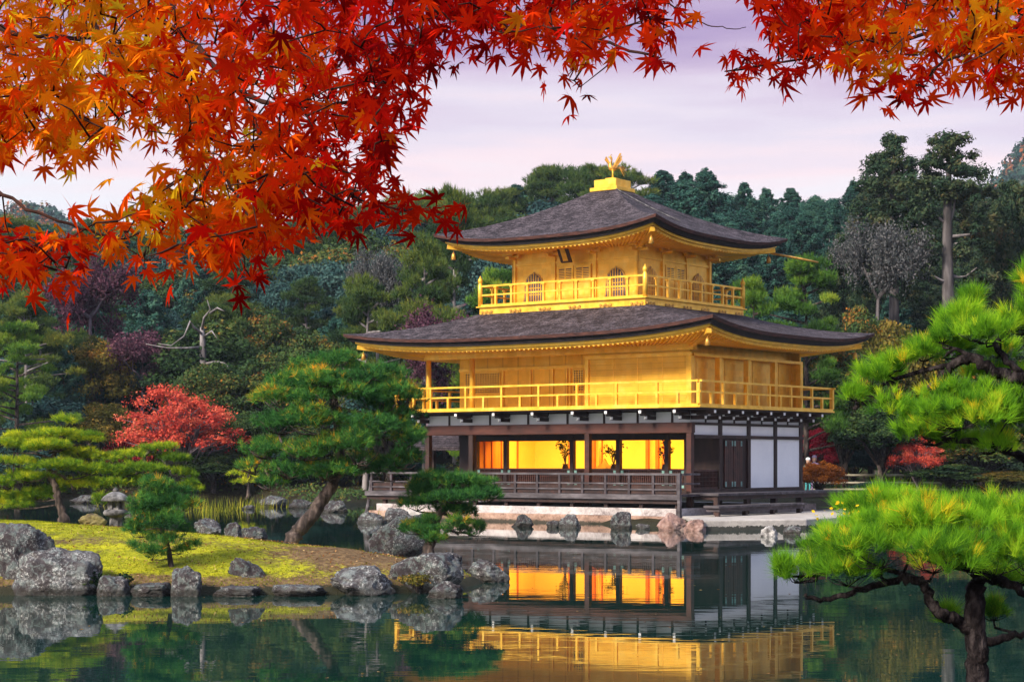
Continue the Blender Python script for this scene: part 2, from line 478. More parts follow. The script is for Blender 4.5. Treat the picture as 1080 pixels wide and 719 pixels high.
M['f_olive'] = leaf_mat("olive_autumn_leaves", [(0, (.035, .040, .012)), (.4, (.09, .085, .02)), (.7, (.19, .13, .025)), (1, (.34, .15, .03))], .3, .25, gain=1.2)
M['f_red'] = leaf_mat("red_autumn_leaves", [(0, (.16, .010, .012)), (.4, (.42, .048, .036)), (.75, (.58, .105, .062)), (1, (.64, .19, .10))], .35, .1, gain=1.15)
M['f_crimson'] = leaf_mat("crimson_autumn_leaves", [(0, (.08, .004, .012)), (.5, (.22, .010, .028)), (1, (.40, .03, .05))], .35, .1)
M['f_orange'] = leaf_mat("rusty_orange_leaves", [(0, (.10, .03, .01)), (.5, (.30, .09, .015)), (1, (.50, .17, .03))], .35, .1)
M['f_mauve'] = leaf_mat("mauve_late_leaves", [(0, (.045, .018, .032)), (.5, (.11, .045, .075)), (1, (.21, .095, .13))], .25, .2, gain=0.8)
M['f_grey'] = leaf_mat("grey_lichen_twigs", [(0, (.045, .06, .06)), (.5, (.11, .12, .125)), (1, (.22, .21, .22))], .2, .2, gain=0.62)
M['n_mid'] = leaf_mat("dark_pine_needles", [(0, (.008, .028, .010)), (.45, (.022, .075, .018)), (.72, (.055, .125, .018)), (.86, (.17, .15, .015)), (1, (.40, .17, .012))], .25, 0, .75, 1.1, gain=2.1)
M['n_lime'] = leaf_mat("lime_pine_needles", [(0, (.025, .08, .010)), (.35, (.075, .20, .012)), (.68, (.17, .34, .014)), (.90, (.31, .42, .02)), (.97, (.46, .40, .015)), (1, (.54, .30, .015))], .35, 0, .55, 2.2, gain=1.35)
M['n_yellow'] = leaf_mat("yellow_green_needles", [(0, (.03, .075, .010)), (.4, (.10, .19, .014)), (.7, (.25, .31, .016)), (1, (.46, .44, .02))], .3, 0, .6, 1.2, gain=1.35)
M['maple_leaf'] = leaf_mat("maple_leaves", [(0, (.22, .003, .004)), (.25, (.72, .010, .005)), (.48, (.93, .055, .004)), (.68, (.95, .18, .005)), (.84, (.95, .40, .010)), (1, (.95, .68, .02))], .60, 0, .12, 1.5, refl=.32)
M['reed'] = leaf_mat("reed_blades", [(0, (.07, .10, .015)), (.5, (.20, .22, .02)), (1, (.38, .32, .04))], .3, 0, .3)
M['grass'] = leaf_mat("moss_blades", [(0, (.06, .08, .008)), (.5, (.20, .22, .010)), (1, (.36, .36, .018))], .3, 0, .5, 1.0)
M['litter'] = leaf_mat("dry_litter", [(0, (.10, .035, .015)), (.5, (.26, .12, .04)), (1, (.48, .33, .16))], .2, 0, .2)
M['yleaf'] = leaf_mat("yellow_fallen_leaves", [(0, (.75, .42, .01)), (1, (.88, .58, .03))], .4, 0, .2)

# ------------------------------------------------------------------ the ground
def sdf(P, X, Y):
    """signed distance to polygon P, positive inside"""
    P = np.asarray(P, float)
    d = np.full(X.shape, 1e9)
    ins = np.zeros(X.shape, bool)
    for i in range(len(P)):
        a, b = P[i], P[(i + 1) % len(P)]
        ex, ey = b - a
        wx, wy = X - a[0], Y - a[1]
        t = np.clip((wx * ex + wy * ey) / (ex * ex + ey * ey), 0, 1)
        d = np.minimum(d, np.hypot(wx - ex * t, wy - ey * t))
        c = ((a[1] <= Y) & (b[1] > Y)) | ((b[1] <= Y) & (a[1] > Y))
        xi = a[0] + (Y - a[1]) * (ex / (ey if abs(ey) > 1e-9 else 1e-9))
        ins ^= c & (X < xi)
    return np.where(ins, d, -d)

ISLAND = [(-30, 30.6), (-8.4, 30.7), (-6.3, 30.9), (-4.6, 30.8), (-3.2, 30.9), (-1.9, 31.1), (-1.0, 31.9), (-.55, 33.6), (-.75, 35.4),
          (-1.8, 37.2), (-3.2, 39.2), (-5.4, 42.2), (-7.4, 46), (-10, 49.5), (-14, 51), (-30, 52)]
REAR = [(-500, 98), (-60, 99), (-22, 101), (-14.5, 103), (-11, 97), (-9.4, 88.5), (-8.2, 88), (-7.2, 96), (-5.5, 92), (-3, 80), (-1.2, 76), (-2.6, 72.9),
        (6.0, 60.6), (9.3, 61.2), (12, 64.5), (14.5, 69), (17, 76), (21, 84), (30, 89), (60, 92), (500, 95), (500, 1500), (-500, 1500)]
NEAR = [(-200, -60), (200, -60), (200, 9), (8, 12.5), (3.6, 12.3), (1.8, 11.0), (.3, 7.2), (-4, 6.2), (-200, 6)]

def vnoise(X, Y, f, seed=0):
    out = np.zeros(X.shape)
    fl = out.ravel(); xs = X.ravel(); ys = Y.ravel()
    for i in range(len(fl)):
        fl[i] = mnoise.noise((xs[i] * f + seed, ys[i] * f, seed * .37))
    return out

def hill(X, Y):
    z = .13 * np.clip(Y - 101, 0, 75) + .05 * np.clip(Y - 176, 0, 400)
    z = z + 10.0 * np.exp(-((X - 30) / 22.) ** 2 - ((Y - 170) / 40.) ** 2)
    return z

def ground_z(X, Y, rough=True):
    X = np.asarray(X, float); Y = np.asarray(Y, float)
    s1, s2, s3 = sdf(ISLAND, X, Y), sdf(REAR, X, Y), sdf(NEAR, X, Y)
    t = np.clip(s1 / 6.0, 0, 1)
    crest = np.interp(X, [-30, -12, -8, -5, -3.2, -1.5, -.5], [1.0, .98, .90, .74, .60, .50, .30])
    zi = np.where(s1 > 0, .05 + (crest - .05) * np.clip(s1 / np.interp(X, [-12, -5, -2, -.5], [7, 3.8, 2.2, 1.2]), 0, 1) ** .62, s1 * .8)
    zr = np.where(s2 > 0, np.minimum(np.where(Y < 80, .24, .42), .05 + s2 * .35) + hill(X, Y), s2 * .6)
    zn = np.where(s3 > 0, np.minimum(.60, s3 * .5), s3 * .6)
    return np.maximum(np.maximum(np.maximum(zi, zr), zn), -1.3)

def gz(x, y):
    return float(ground_z(np.array([x]), np.array([y]))[0])

def axis(segs):
    out = []
    for a, b, st in segs:
        out += list(np.arange(a, b, st))
    return np.array(out + [segs[-1][1]])

def make_ground():
    xs = axis([(-1200, -200, 100), (-200, -40, 10), (-40, -14, 1), (-14, .4, .16), (.4, 20, .6), (20, 60, 3), (60, 200, 10), (200, 1200, 100)])
    ys = axis([(-60, 4, 4), (4, 14, .5), (14, 29.5, 1.5), (29.5, 52, .16), (52, 110, .8), (110, 200, 4), (200, 1500, 50)])
    X, Y = np.meshgrid(xs, ys)
    Z = ground_z(X, Y)
    s1 = sdf(ISLAND, X, Y)
    m = (X > -40) & (X < 20) & (Y > 20) & (Y < 110)
    nz = np.zeros(X.shape)
    nz[m] = vnoise(X[m], Y[m], .8, 3) * .05 + vnoise(X[m], Y[m], 2.6, 9) * .03
    Z = Z + nz * np.clip(s1 * 2, 0, 1)
    nx, ny = len(xs), len(ys)
    idx = np.arange(nx * ny).reshape(ny, nx)
    Fc = np.stack([idx[:-1, :-1], idx[:-1, 1:], idx[1:, 1:], idx[1:, :-1]], -1).reshape(-1, 4)
    V = np.stack([X, Y, Z], -1).reshape(-1, 3)
    me = np_mesh("ground", V, Fc, smooth=True)
    # what grows there: moss on the island, bare earth round the pine at its right end and along the front bank
    moss = np.clip(s1 / .8, 0, 1)
    bare = np.exp(-((X + 2.6) / 1.7) ** 2 - ((Y - 33.6) / 1.9) ** 2) * 1.25 + np.exp(-((X + 7.0) / 2.5) ** 2 - ((Y - 34.3) / 1.3) ** 2) * .55 + np.clip(1 - (s1) / 1.3, 0, 1) * .5
    moss = np.clip(moss - bare, 0, 1) * (s1 > 0)
    a = me.attributes.new('moss', 'FLOAT', 'POINT'); a.data.foreach_set('value', moss.ravel().astype(np.float32))
    isl = (s1 > -.5).astype(np.float32)
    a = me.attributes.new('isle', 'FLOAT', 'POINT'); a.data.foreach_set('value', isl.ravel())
    m_, nt, p = new_mat("moss_and_earth")
    at1 = nt.nodes.new("ShaderNodeAttribute"); at1.attribute_name = 'moss'
    at2 = nt.nodes.new("ShaderNodeAttribute"); at2.attribute_name = 'isle'
    n1 = tex_noise(nt, 1.1, 7, rough=.65)
    n2 = tex_noise(nt, 9, 6, rough=.7)
    n3 = tex_noise(nt, 40, 3)
    mossc = ramp_node(nt, [(.34, (.06, .075, .006)), (.45, (.19, .20, .008)), (.56, (.36, .34, .010)), (.70, (.48, .42, .015))])
    nt.links.new(mth(nt, 'MULTIPLY_ADD', n1.outputs[0], .6, mth(nt, 'MULTIPLY', n2.outputs[0], .4)), mossc.inputs[0])
    earth = ramp_node(nt, [(.32, (.05, .028, .014)), (.5, (.14, .085, .04)), (.68, (.26, .17, .085))])
    nt.links.new(n2.outputs[0], earth.inputs[0])
    fac = mth(nt, 'MULTIPLY_ADD', mth(nt, 'SUBTRACT', n1.outputs[0], .5), 1.6, mth(nt, 'MULTIPLY_ADD', mth(nt, 'SUBTRACT', n2.outputs[0], .5), 1.2, at1.outputs["Fac"]))
    fr = ramp_node(nt, [(.30, (0, 0, 0)), (.60, (1, 1, 1))]); nt.links.new(fac, fr.inputs[0])
    isl_c = mixc(nt, earth.outputs[0], mossc.outputs[0], fr.outputs[0])
    floor = ramp_node(nt, [(.35, (.010, .009, .005)), (.5, (.028, .022, .011)), (.65, (.045, .045, .014))])
    nt.links.new(n2.outputs[0], floor.inputs[0])
    c = mixc(nt, floor.outputs[0], isl_c, at2.outputs["Fac"])
    g = nt.nodes.new("ShaderNodeNewGeometry"); s = nt.nodes.new("ShaderNodeSeparateXYZ"); nt.links.new(g.outputs["Position"], s.inputs[0])
    mud = mth(nt, 'LESS_THAN', s.outputs[2], mth(nt, 'MULTIPLY_ADD', n2.outputs[0], .3, -.01))
    c = mixc(nt, c, (.025, .024, .014), mud)
    nt.links.new(c, p.inputs["Base Color"]); p.inputs["Roughness"].default_value = .95; p.inputs["Specular IOR Level"].default_value = .15
    bn = nt.nodes.new("ShaderNodeBump"); bn.inputs["Strength"].default_value = .8; bn.inputs["Distance"].default_value = .05
    nt.links.new(mth(nt, 'MULTIPLY_ADD', n3.outputs[0], .5, n2.outputs[0]), bn.inputs["Height"]); nt.links.new(bn.outputs[0], p.inputs["Normal"])
    o = link("ground", me, m_)
    tag(o, kind='structure')
make_ground()

def make_water():
    mb = MB()
    mb.v = [(-600, -30, 0), (600, -30, 0), (600, 120, 0), (-600, 120, 0)]; mb.f = [(0, 1, 2, 3)]
    m, nt, p = new_mat("pond_water")
    p.inputs["Base Color"].default_value = (.004, .024, .019, 1)
    p.inputs["Roughness"].default_value = .0
    p.inputs["IOR"].default_value = 1.36
    p.inputs["Specular IOR Level"].default_value = .62
    n1 = tex_noise(nt, .9, 3, (.45, 1.6, 1))
    n2 = tex_noise(nt, .12, 2, (.5, 1, 1))
    n3 = tex_noise(nt, 4.0, 2, (.35, 1.5, 1))
    h = mth(nt, 'MULTIPLY', mth(nt, 'MULTIPLY_ADD', n3.outputs[0], .12, n1.outputs[0]), mth(nt, 'MULTIPLY_ADD', n2.outputs[0], 1.1, .1))
    bn = nt.nodes.new("ShaderNodeBump"); bn.inputs["Strength"].default_value = .27; bn.inputs["Distance"].default_value = .010
    nt.links.new(h, bn.inputs["Height"]); nt.links.new(bn.outputs[0], p.inputs["Normal"])
    tag(mb.build("pond_water", m), kind='structure')
make_water()

# ------------------------------------------------------------------ foliage builders
def rs(seed): return np.random.default_rng(seed)
def unit(v): return v / np.maximum(np.linalg.norm(v, axis=-1, keepdims=True), 1e-9)

def cards(C, N, size, rng, aspect=.55, tint=None):
    """leaf-shaped four-cornered blades at C facing N"""
    n = len(C)
    N = unit(N)
    T = unit(np.cross(N, rng.normal(size=(n, 3))))
    Bv = np.cross(N, T)
    s = np.asarray(size).reshape(-1, 1) * np.ones((n, 1))
    a, b = T * s, Bv * s * aspect
    dr = N * s * .18
    V = np.stack([C - a - dr, C - b + a * .1, C + a - dr, C + b + a * .1], 1).reshape(-1, 3)
    Fc = np.arange(4 * n).reshape(n, 4)
    return V, Fc, (tint if tint is not None else rng.random(n))

def tufts(C, D, L, rng, nn=14, wd=.004, spread=.75, tint=None, hang=0.0):
    """needle tufts: nn thin blades fanning round direction D from each C"""
    n = len(C)
    D = unit(D)
    d = D[:, None, :] + rng.normal(size=(n, nn, 3)) * spread
    d = unit(d); d[..., 2] -= hang; d = unit(d)
    ln = (np.asarray(L).reshape(-1, 1, 1) * np.ones((n, 1, 1))) * (.7 + .5 * rng.random((n, nn, 1)))
    base = C[:, None, :] + rng.normal(size=(n, nn, 3)) * (.12 * ln)
    side = unit(np.cross(d, rng.normal(size=(n, nn, 3)))) * wd
    V = np.stack([base - side, base + side, base + d * ln], 2).reshape(-1, 3)
    Fc = np.arange(3 * n * nn).reshape(-1, 3)
    t = tint if tint is not None else rng.random(n)
    t = np.repeat(t, nn) + rng.normal(size=n * nn) * .06
    return V, Fc, t

def join(parts):
    Vs, Fs, Ts, b = [], [], [], 0
    for V, Fc, t in parts:
        Vs.append(V); Fs.append(Fc + b); Ts.append(t); b += len(V)
    return np.concatenate(Vs), np.concatenate(Fs), np.clip(np.concatenate(Ts), 0, 1)

def blob(rng, n, c, r, shell=.55):
    p = unit(rng.normal(size=(n, 3)))
    rad = shell + (1 - shell) * rng.random((n, 1))
    q = p * rad
    return np.asarray(c) + q * np.asarray(r), p

# prototypes are 10 m tall -----------------------------------------------------
def proto_conifer(seed, width=2.3, base=.08, bushy=1.0, droop=.25, size=.10, round_top=.0):
    rng = rs(seed); H = 10.0
    parts = []; tr = MB()
    tr.tube([(0, 0, -1.5), (0, 0, 0), (.05, 0, 5), (0, .04, 9.4)], [.22, .19, .12, .02], 6)
    nb = int(210 * bushy)
    for i in range(nb):
        t = base + (1 - base) * ((i + rng.random()) / nb)
        prof = (1 - t) ** .75 if not round_top else (1 - t ** (2.2 + round_top)) ** .8
        r = width * prof * (.62 + .55 * rng.random()) + .12
        a = i * 2.39996 + rng.normal() * .4
        z = t * H
        d = np.array([math.cos(a), math.sin(a), -droop + .5 * t])
        for k, f in enumerate((.45, .75, 1.0)):
            if r < .6 and k == 0: continue
            c = np.array([0, 0, z]) + d * r * f + rng.normal(size=3) * .1
            rr = (.20 + .26 * rng.random()) * (.75 + .2 * r) * min(1, 1.75 - t)
            n = int(48 + 100 * rr)
            C, P = blob(rng, n, c, (rr, rr, rr * rng.uniform(.6, 1.3)), .2)
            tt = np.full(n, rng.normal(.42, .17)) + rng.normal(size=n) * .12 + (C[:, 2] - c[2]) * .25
            parts.append(cards(C, P + np.array([0, 0, .5]) + rng.normal(size=(n, 3)) * .5, size * (.6 + .7 * rng.random(n)), rng, .42, tt))
    return tr, join(parts)

def proto_broad(seed, width=4.0, low=.12, nclump=84, size=.115, n_each=330, wild=0, crr=1.0):
    rng = rs(seed); H = 10.0
    tr = MB(); parts = []
    tr.tube([(0, 0, -1.5), (0, 0, 0), (.1, .05, 3), (0, 0, 6.5)], [.30, .26, .2, .08], 7)
    zc = (low * H + H) / 2; rz = (H - low * H) / 2
    for i in range(nclump):
        p = unit(rng.normal(size=3)); p[2] = abs(p[2]) * 1.1 - .35
        f = .55 + .45 * rng.random()
        rr = (.55 + .75 * rng.random()) * width / 4.0 * crr
        if wild: f = .35 + .75 * rng.random(); rr *= .85
        c = np.array([p[0] * (width - rr * .8) * f, p[1] * (width - rr * .8) * f, zc + p[2] * (rz - rr * .6) * f])
        if i % 3 == 0 or wild:
            tr.tube([(0, 0, low * H + rng.random() * 2), tuple(c * np.array([.5, .5, 1]) - np.array([0, 0, .6])), tuple(c)], [.10, .06, .02], 5)
        n = int(n_each * rr)
        C, P = blob(rng, n, c, (rr, rr, rr * .72), .1 if wild or crr < 1 else .45)
        keep = (P[:, 2] > -.55) | (rng.random(n) < .3)
        C, P = C[keep], P[keep]; n = len(C)
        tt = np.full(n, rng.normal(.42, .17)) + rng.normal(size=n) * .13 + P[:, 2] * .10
        parts.append(cards(C, P + rng.normal(size=(n, 3)) * .6 + np.array([0, 0, .3]), size * (.6 + .8 * rng.random(n)), rng, .6, tt))
    return tr, join(parts)

def proto_pine(seed, width=3.2, base=.3, pads=34, L=.26, flat=.36, lean=.0):
    rng = rs(seed); H = 10.0
    tr = MB(); parts = []
    tp = [(0, 0, -1.5), (0, 0, 0), (.15 + lean * .3, .1, 3.2), (-.12 + lean * .7, -.05, 6.3), (.05 + lean, 0, 9.6)]
    tr.tube(tp, [.25, .22, .17, .11, .03], 7)
    for i in range(pads):
        t = base + (1 - base) * ((i + .5 * rng.random()) / pads)
        r = width * (1 - max(0, (t - .45) / .55) ** 1.7 * .85) * (.35 + .65 * rng.random())
        a = i * 2.39996 + rng.normal() * .5
        x0 = np.interp(t * H, [p[2] for p in tp], [p[0] for p in tp])
        c = np.array([x0 + math.cos(a) * r, math.sin(a) * r, t * H + rng.normal() * .15])
        tr.tube([(x0, 0, t * H - .35), tuple(np.array([x0, 0, t * H - .1]) * .5 + c * .5 + np.array([0, 0, -.12])), tuple(c)], [.075, .05, .02], 5)
        rr = .55 + .75 * rng.random()
        n = int(120 * rr * rr) + 40
        C, P = blob(rng, n, c, (rr, rr, rr * flat), .3)
        P[:, 2] = np.abs(P[:, 2])
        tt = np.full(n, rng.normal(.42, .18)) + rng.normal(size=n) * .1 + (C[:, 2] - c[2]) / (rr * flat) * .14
        parts.append(tufts(C, P + np.array([0, 0, .9]), L * (.7 + .5 * rng.random(n)), rng, 8, .02, .55, tt))
    C, P = blob(rng, 160, (tp[-1][0], tp[-1][1], 9.5), (.55, .55, .45), .2)
    parts.append(tufts(C, P + np.array([0, 0, .9]), L, rng, 8, .02, .55, rng.normal(.45, .1, 160)))
    return tr, join(parts)

def proto_bare(seed, width=3.2, leaves=2600, size=.10, depth=5, thick=.2, bole=2.9):
    rng = rs(seed); tr = MB(); tips = []
    def grow(p, d, ln, r, k):
        q = p + d * ln * .5 + rng.normal(size=3) * ln * .06
        e = p + d * ln
        tr.tube([p, q, e], [r, r * .85, r * .62], 5 if k > 2 else 4)
        if k <= 2: tips.append(e); tips.append(q)
        if k == 0: return
        for j in range(3 if k > 1 else 3):
            nd = unit(d + rng.normal(size=3) * np.array([.95, .95, .5]) + np.array([0, 0, .10]))
            grow(e, nd, ln * (.66 + .16 * rng.random()), r * .58, k - 1)
    tr.tube([(0, 0, -1.5), (0, 0, .2)], [thick * 1.2, thick], 6)
    grow(np.array([0, 0, .1]), np.array([0, 0, 1.]), 1.6, thick * .8, depth)
    for i_, (x, y, z) in enumerate(tr.v): tr.v[i_] = (x, y, z + (bole if i_ >= 12 else 0))
    tr.tube([(0, 0, .1), (.1, 0, bole * .5), (0, 0, bole + .25)], [thick, thick * .9, thick * .8], 6)
    tips = [t_ + np.array([0, 0, bole]) for t_ in tips]
    T = np.array(tips)
    T[:, 2] *= 10 / max(T[:, 2].max(), 1); tr.v = [(x, y, z * 10 / max(np.array(tips)[:, 2].max(), 1)) for x, y, z in tr.v]
    idx = rng.integers(0, len(T), leaves)
    C = T[idx] + rng.normal(size=(leaves, 3)) * .28
    return tr, cards(C, rng.normal(size=(leaves, 3)) + np.array([0, 0, .6]), size * (.6 + .8 * rng.random(leaves)), rng, .5, np.clip(rng.normal(.5, .25, leaves), 0, 1))

PROTO = {}
def proto(key, fn, crown_mat, bark, **kw):
    tr, (V, Fc, t) = fn(**kw)
    tm = bpy.data.meshes.new("trunk")
    tm.from_pydata(tr.v, [], tr.f); tm.polygons.foreach_set('use_smooth', [True] * len(tm.polygons))
    tm.materials.append(M[bark])
    cm = np_mesh("crown", V, Fc, np.clip(t, 0, 1)); cm.materials.append(M[crown_mat])
    PROTO[key] = (tm, cm)

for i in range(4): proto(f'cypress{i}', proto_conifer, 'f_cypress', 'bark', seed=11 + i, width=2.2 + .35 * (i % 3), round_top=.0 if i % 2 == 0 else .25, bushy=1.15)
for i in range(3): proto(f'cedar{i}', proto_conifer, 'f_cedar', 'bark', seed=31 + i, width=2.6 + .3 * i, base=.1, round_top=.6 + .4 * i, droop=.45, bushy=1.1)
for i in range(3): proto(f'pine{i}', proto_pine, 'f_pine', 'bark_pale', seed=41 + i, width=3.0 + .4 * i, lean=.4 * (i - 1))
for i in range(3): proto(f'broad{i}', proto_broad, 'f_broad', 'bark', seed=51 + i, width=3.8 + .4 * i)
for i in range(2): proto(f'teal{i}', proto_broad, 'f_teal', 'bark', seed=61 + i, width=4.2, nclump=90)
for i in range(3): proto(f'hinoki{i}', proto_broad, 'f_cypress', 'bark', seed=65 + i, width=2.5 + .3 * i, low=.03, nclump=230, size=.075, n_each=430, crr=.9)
proto('bright0', proto_pine, 'f_bright', 'bark', seed=71, width=4.6, base=.2, pads=44, flat=.3)
proto('bright1', proto_pine, 'f_bright', 'bark', seed=72, width=4.0, base=.12, pads=40, flat=.32)
proto('olive0', proto_broad, 'f_olive', 'bark', seed=75, width=4.4, low=.1)
proto('olive1', proto_broad, 'f_olive', 'bark', seed=76, width=3.6, low=.15, n_each=260)
proto('red0', proto_broad, 'f_red', 'bark_mauve', seed=81, width=5.0, low=.04, n_each=150, size=.10, nclump=95, wild=1)
proto('crimson0', proto_broad, 'f_crimson', 'bark', seed=83, width=4.6, low=.03, n_each=280)
proto('orange0', proto_broad, 'f_orange', 'bark', seed=85, width=5.0, low=.0, n_each=200, size=.13)
proto('mauve0', proto_bare, 'f_mauve', 'bark_mauve', seed=87, leaves=12000, size=.11, bole=4.5)
proto('mauve1', proto_bare, 'f_mauve', 'bark_mauve', seed=88, leaves=8000, size=.11, bole=4)
proto('grey0', proto_bare, 'f_grey', 'bark_cedar', seed=91, leaves=17000, size=.07, bole=4.6)

rnd = random.Random(5)
def plant(kind, name, px, Y, top, label, cat="tree", group=None, wpx=None, wide=1.0, sink=0.0):
    """a tree of a kind whose foot is at depth Y below image column px and whose crown reaches the row top"""
    tm, cm = PROTO[kind]
    X = (px - CX) / F * Y
    g = gz(X, Y)
    h = EYE + (HY - top) / F * Y - g
    r = empty(name, (X, Y, g - sink), rnd.uniform(0, 6.28))
    s = (h + sink) / 10.0
    if wpx:                                   # wanted crown width in image pixels
        me_w = PWID.get(kind)
        if me_w is None:
            co = np.empty(len(cm.vertices) * 3, np.float32); cm.vertices.foreach_get('co', co)
            c = co.reshape(-1, 3); me_w = float(np.percentile(np.hypot(c[:, 0], c[:, 1]), 97) * 2); PWID[kind] = me_w
        sx = wpx / F * Y / me_w
    else:
        sx = s * wide
    r.scale = (sx, sx, s)
    link("trunk", tm, None, r); link("crown", cm, None, r)
    tag(r, label, cat, group)
    return r
PWID = {}

def forest():
    sky = lambda p: np.interp(p, [-150, 0, 100, 250, 400, 450, 500, 560, 610, 650, 690, 730, 770, 810, 860, 900, 940, 1000, 1080, 1250],
                              [222, 232, 238, 232, 212, 203, 196, 186, 172, 182, 180, 176, 186, 196, 192, 190, 176, 186, 204, 200])
    G1 = "conifers in close rows on the wooded slope"
    G2 = "dark evergreens on the wooded slope"
    G3 = "pines along the crest of the wooded slope"
    rows = [(172, 0, 13, 21), (160, 6, 34, 30), (147, 24, 60, 36), (135, 50, 86, 42), (125, 80, 120, 50), (115, 110, 160, 58)]
    for ri, (Y, d0, d1, step) in enumerate(rows):
        p = -140 + rnd.uniform(0, step)
        while p < 1230:
            top = sky(p) + rnd.uniform(d0, d1)
            y = Y + rnd.uniform(-5, 5)
            if 655 < p < 905:
                k = rnd.choice(['cypress0', 'cypress1', 'cypress2', 'cypress0', 'cypress2', 'cypress3', 'hinoki0', 'hinoki1', 'hinoki2'])
                nm, lab, cat, g = 'cypress_tree', "dark blue-green conifer packed in the rows on the slope right of the golden roof", "conifer", G1
            elif p >= 905:
                k = rnd.choice(['cedar0', 'cedar1', 'cedar2', 'cypress3', 'broad0'])
                nm, lab, cat, g = 'cedar_tree', "brown-tinged dark evergreen in the mass behind the tall cedars on the right", "evergreen tree", "brown-tinged evergreens on the right slope"
            else:
                k = rnd.choice(['pine0', 'pine1', 'pine2', 'broad0', 'broad1', 'broad2', 'cypress1', 'teal0', 'teal1'] if ri else ['pine0', 'pine1', 'pine2', 'cypress0', 'broad1'])
                if k.startswith('pine'):
                    nm, lab, cat, g = 'pine_tree', "olive-green pine with layered boughs on the slope left of the golden roof", "pine tree", G3
                elif k.startswith('cypress'):
                    nm, lab, cat, g = 'cypress_tree', "dark pointed conifer among the pines on the slope left of the golden roof", "conifer", "pointed conifers left of the pavilion"
                else:
                    nm, lab, cat, g = 'evergreen_tree', "dark rounded evergreen on the slope left of the golden roof", "evergreen tree", G2
            plant(k, nm, p, y, top, lab, cat, g, wide=rnd.uniform(1.0, 1.35) if k[0] in 'ch' else rnd.uniform(.85, 1.15))
            p += step * rnd.uniform(.75, 1.25)
forest()

# trees that can be told apart ------------------------------------------------
plant('cedar2', 'cedar_tree', 1068, 110, 192, "dense brown-green cedar at the right edge of the wood", "cedar tree", wpx=120)
plant('grey0', 'bare_tree', 926, 104, 232, "ashen grey tree with fine bare twigs below the knob-topped cedar", "tree", wpx=100)
plant('bright0', 'pine_tree', 850, 92, 276, "bright green layered pine just right of the upper golden roof", "pine tree", wpx=150)
plant('bright1', 'pine_tree', 795, 90, 296, "mid-green pine partly hidden behind the upper balcony rail", "pine tree", wpx=110)
plant('olive0', 'autumn_tree', 945, 95, 302, "round green tree flecked with orange right of the lower roof tip", "tree", wpx=105)
plant('broad1', 'evergreen_tree', 890, 94, 340, "dark green tree under the right tip of the lower golden roof", "tree", wpx=120)
plant('broad2', 'evergreen_tree', 990, 97, 352, "deep green tree behind the upper pine branch on the right", "tree", wpx=130)
plant('cedar0', 'evergreen_tree', 1050, 99, 330, "shadowy evergreen at the right edge behind the lime-green pine", "tree", wpx=140)
plant('broad0', 'evergreen_tree', 930, 91, 410, "low dark green tree behind the bamboo fence", "tree", wpx=100)
plant('broad2', 'evergreen_tree', 1035, 92, 440, "low green tree above the brown bank on the right", "tree", wpx=130)
plant('crimson0', 'maple_tree', 862, 98, 440, "wine-red tree just right of the white wall panels", "maple tree", wpx=60)
plant('red0', 'maple_tree', 968, 90, 446, "scarlet small maple below the upper pine branch on the right", "maple tree", wpx=60)
plant('orange0', 'azalea_bush', 864, 86, 480, "rusty orange bush beside the white wall panels", "bush", wpx=56)
# left side
plant('pine2', 'pine_tree', 30, 108, 318, "brown-green layered pine at the left edge, above the darker one", "pine tree", wpx=120)
plant('bright1', 'pine_tree', 18, 101, 342, "blue-green dense pine leaning in at the left edge", "pine tree", wpx=120)
plant('mauve0', 'bare_tree', 95, 118, 272, "mauve half-bare tree under the hanging orange leaves", "tree", wpx=100)
plant('olive1', 'autumn_tree', 103, 112, 336, "dark olive tree with rusty twig ends, below the mauve tree", "tree", wpx=85)
plant('mauve1', 'bare_tree', 150, 112, 350, "thin reddish-brown tree above the large coral-red tree", "tree", wpx=72)
plant('olive0', 'autumn_tree', 116, 105, 408, "golden-brown round tree left of the large coral-red tree", "tree", wpx=82)
plant('crimson0', 'maple_tree', 138, 104, 448, "small crimson maple at the foot of the large coral-red tree", "maple tree", wpx=56)
plant('red0', 'maple_tree', 190, 102, 386, "large coral-red tree standing by the far shore on the left", "maple tree", wpx=138)
plant('broad1', 'evergreen_tree', 215, 114, 318, "big dark green tree carrying dead white limbs", "tree", wpx=150)
plant('broad0', 'evergreen_tree', 290, 108, 352, "green tree with orange tips beside the large leaning pine", "tree", wpx=110)
plant('teal0', 'evergreen_tree', 55, 106, 405, "blue-green bushy tree behind the left garden pine", "tree", wpx=110)
plant('broad2', 'evergreen_tree', 262, 104, 420, "dark tree with a straight trunk right of the large coral-red tree", "tree", wpx=72)
plant('pine0', 'pine_tree', 480, 112, 206, "tall slender pine with a pale trunk left of the upper roof tip", "pine tree", wpx=80)
plant('pine1', 'pine_tree', 448, 100, 256, "olive pine with tiers of boughs above the left end of the lower roof", "pine tree", wpx=110)
plant('bright1', 'pine_tree', 520, 97, 286, "yellow-green pine behind the left end of the upper balcony", "pine tree", wpx=120)
plant('grey0', 'bare_tree', 398, 112, 262, "pale bare-twigged tree above the large leaning pine", "tree", wpx=70)
plant('pine2', 'pine_tree', 385, 102, 300, "green pine rising behind the large leaning pine", "pine tree", wpx=120)
plant('mauve0', 'bare_tree', 452, 92, 326, "plum-red bare tree seen through the open gilded gallery", "tree", wpx=100)
plant('broad0', 'evergreen_tree', 345, 106, 330, "dark tree left of the pale bare-twigged tree", "tree", wpx=110)
plant('teal1', 'evergreen_tree', 410, 100, 380, "bluish evergreen behind the fishing deck roof", "tree", wpx=130)
plant('broad1', 'evergreen_tree', 340, 104, 440, "low dark bushes-like tree on the far bank behind the leaning pine", "tree", wpx=120)
plant('broad2', 'evergreen_shrub', 225, 103, 470, "low dark green shrub under the large coral-red tree", "shrub", wpx=90)
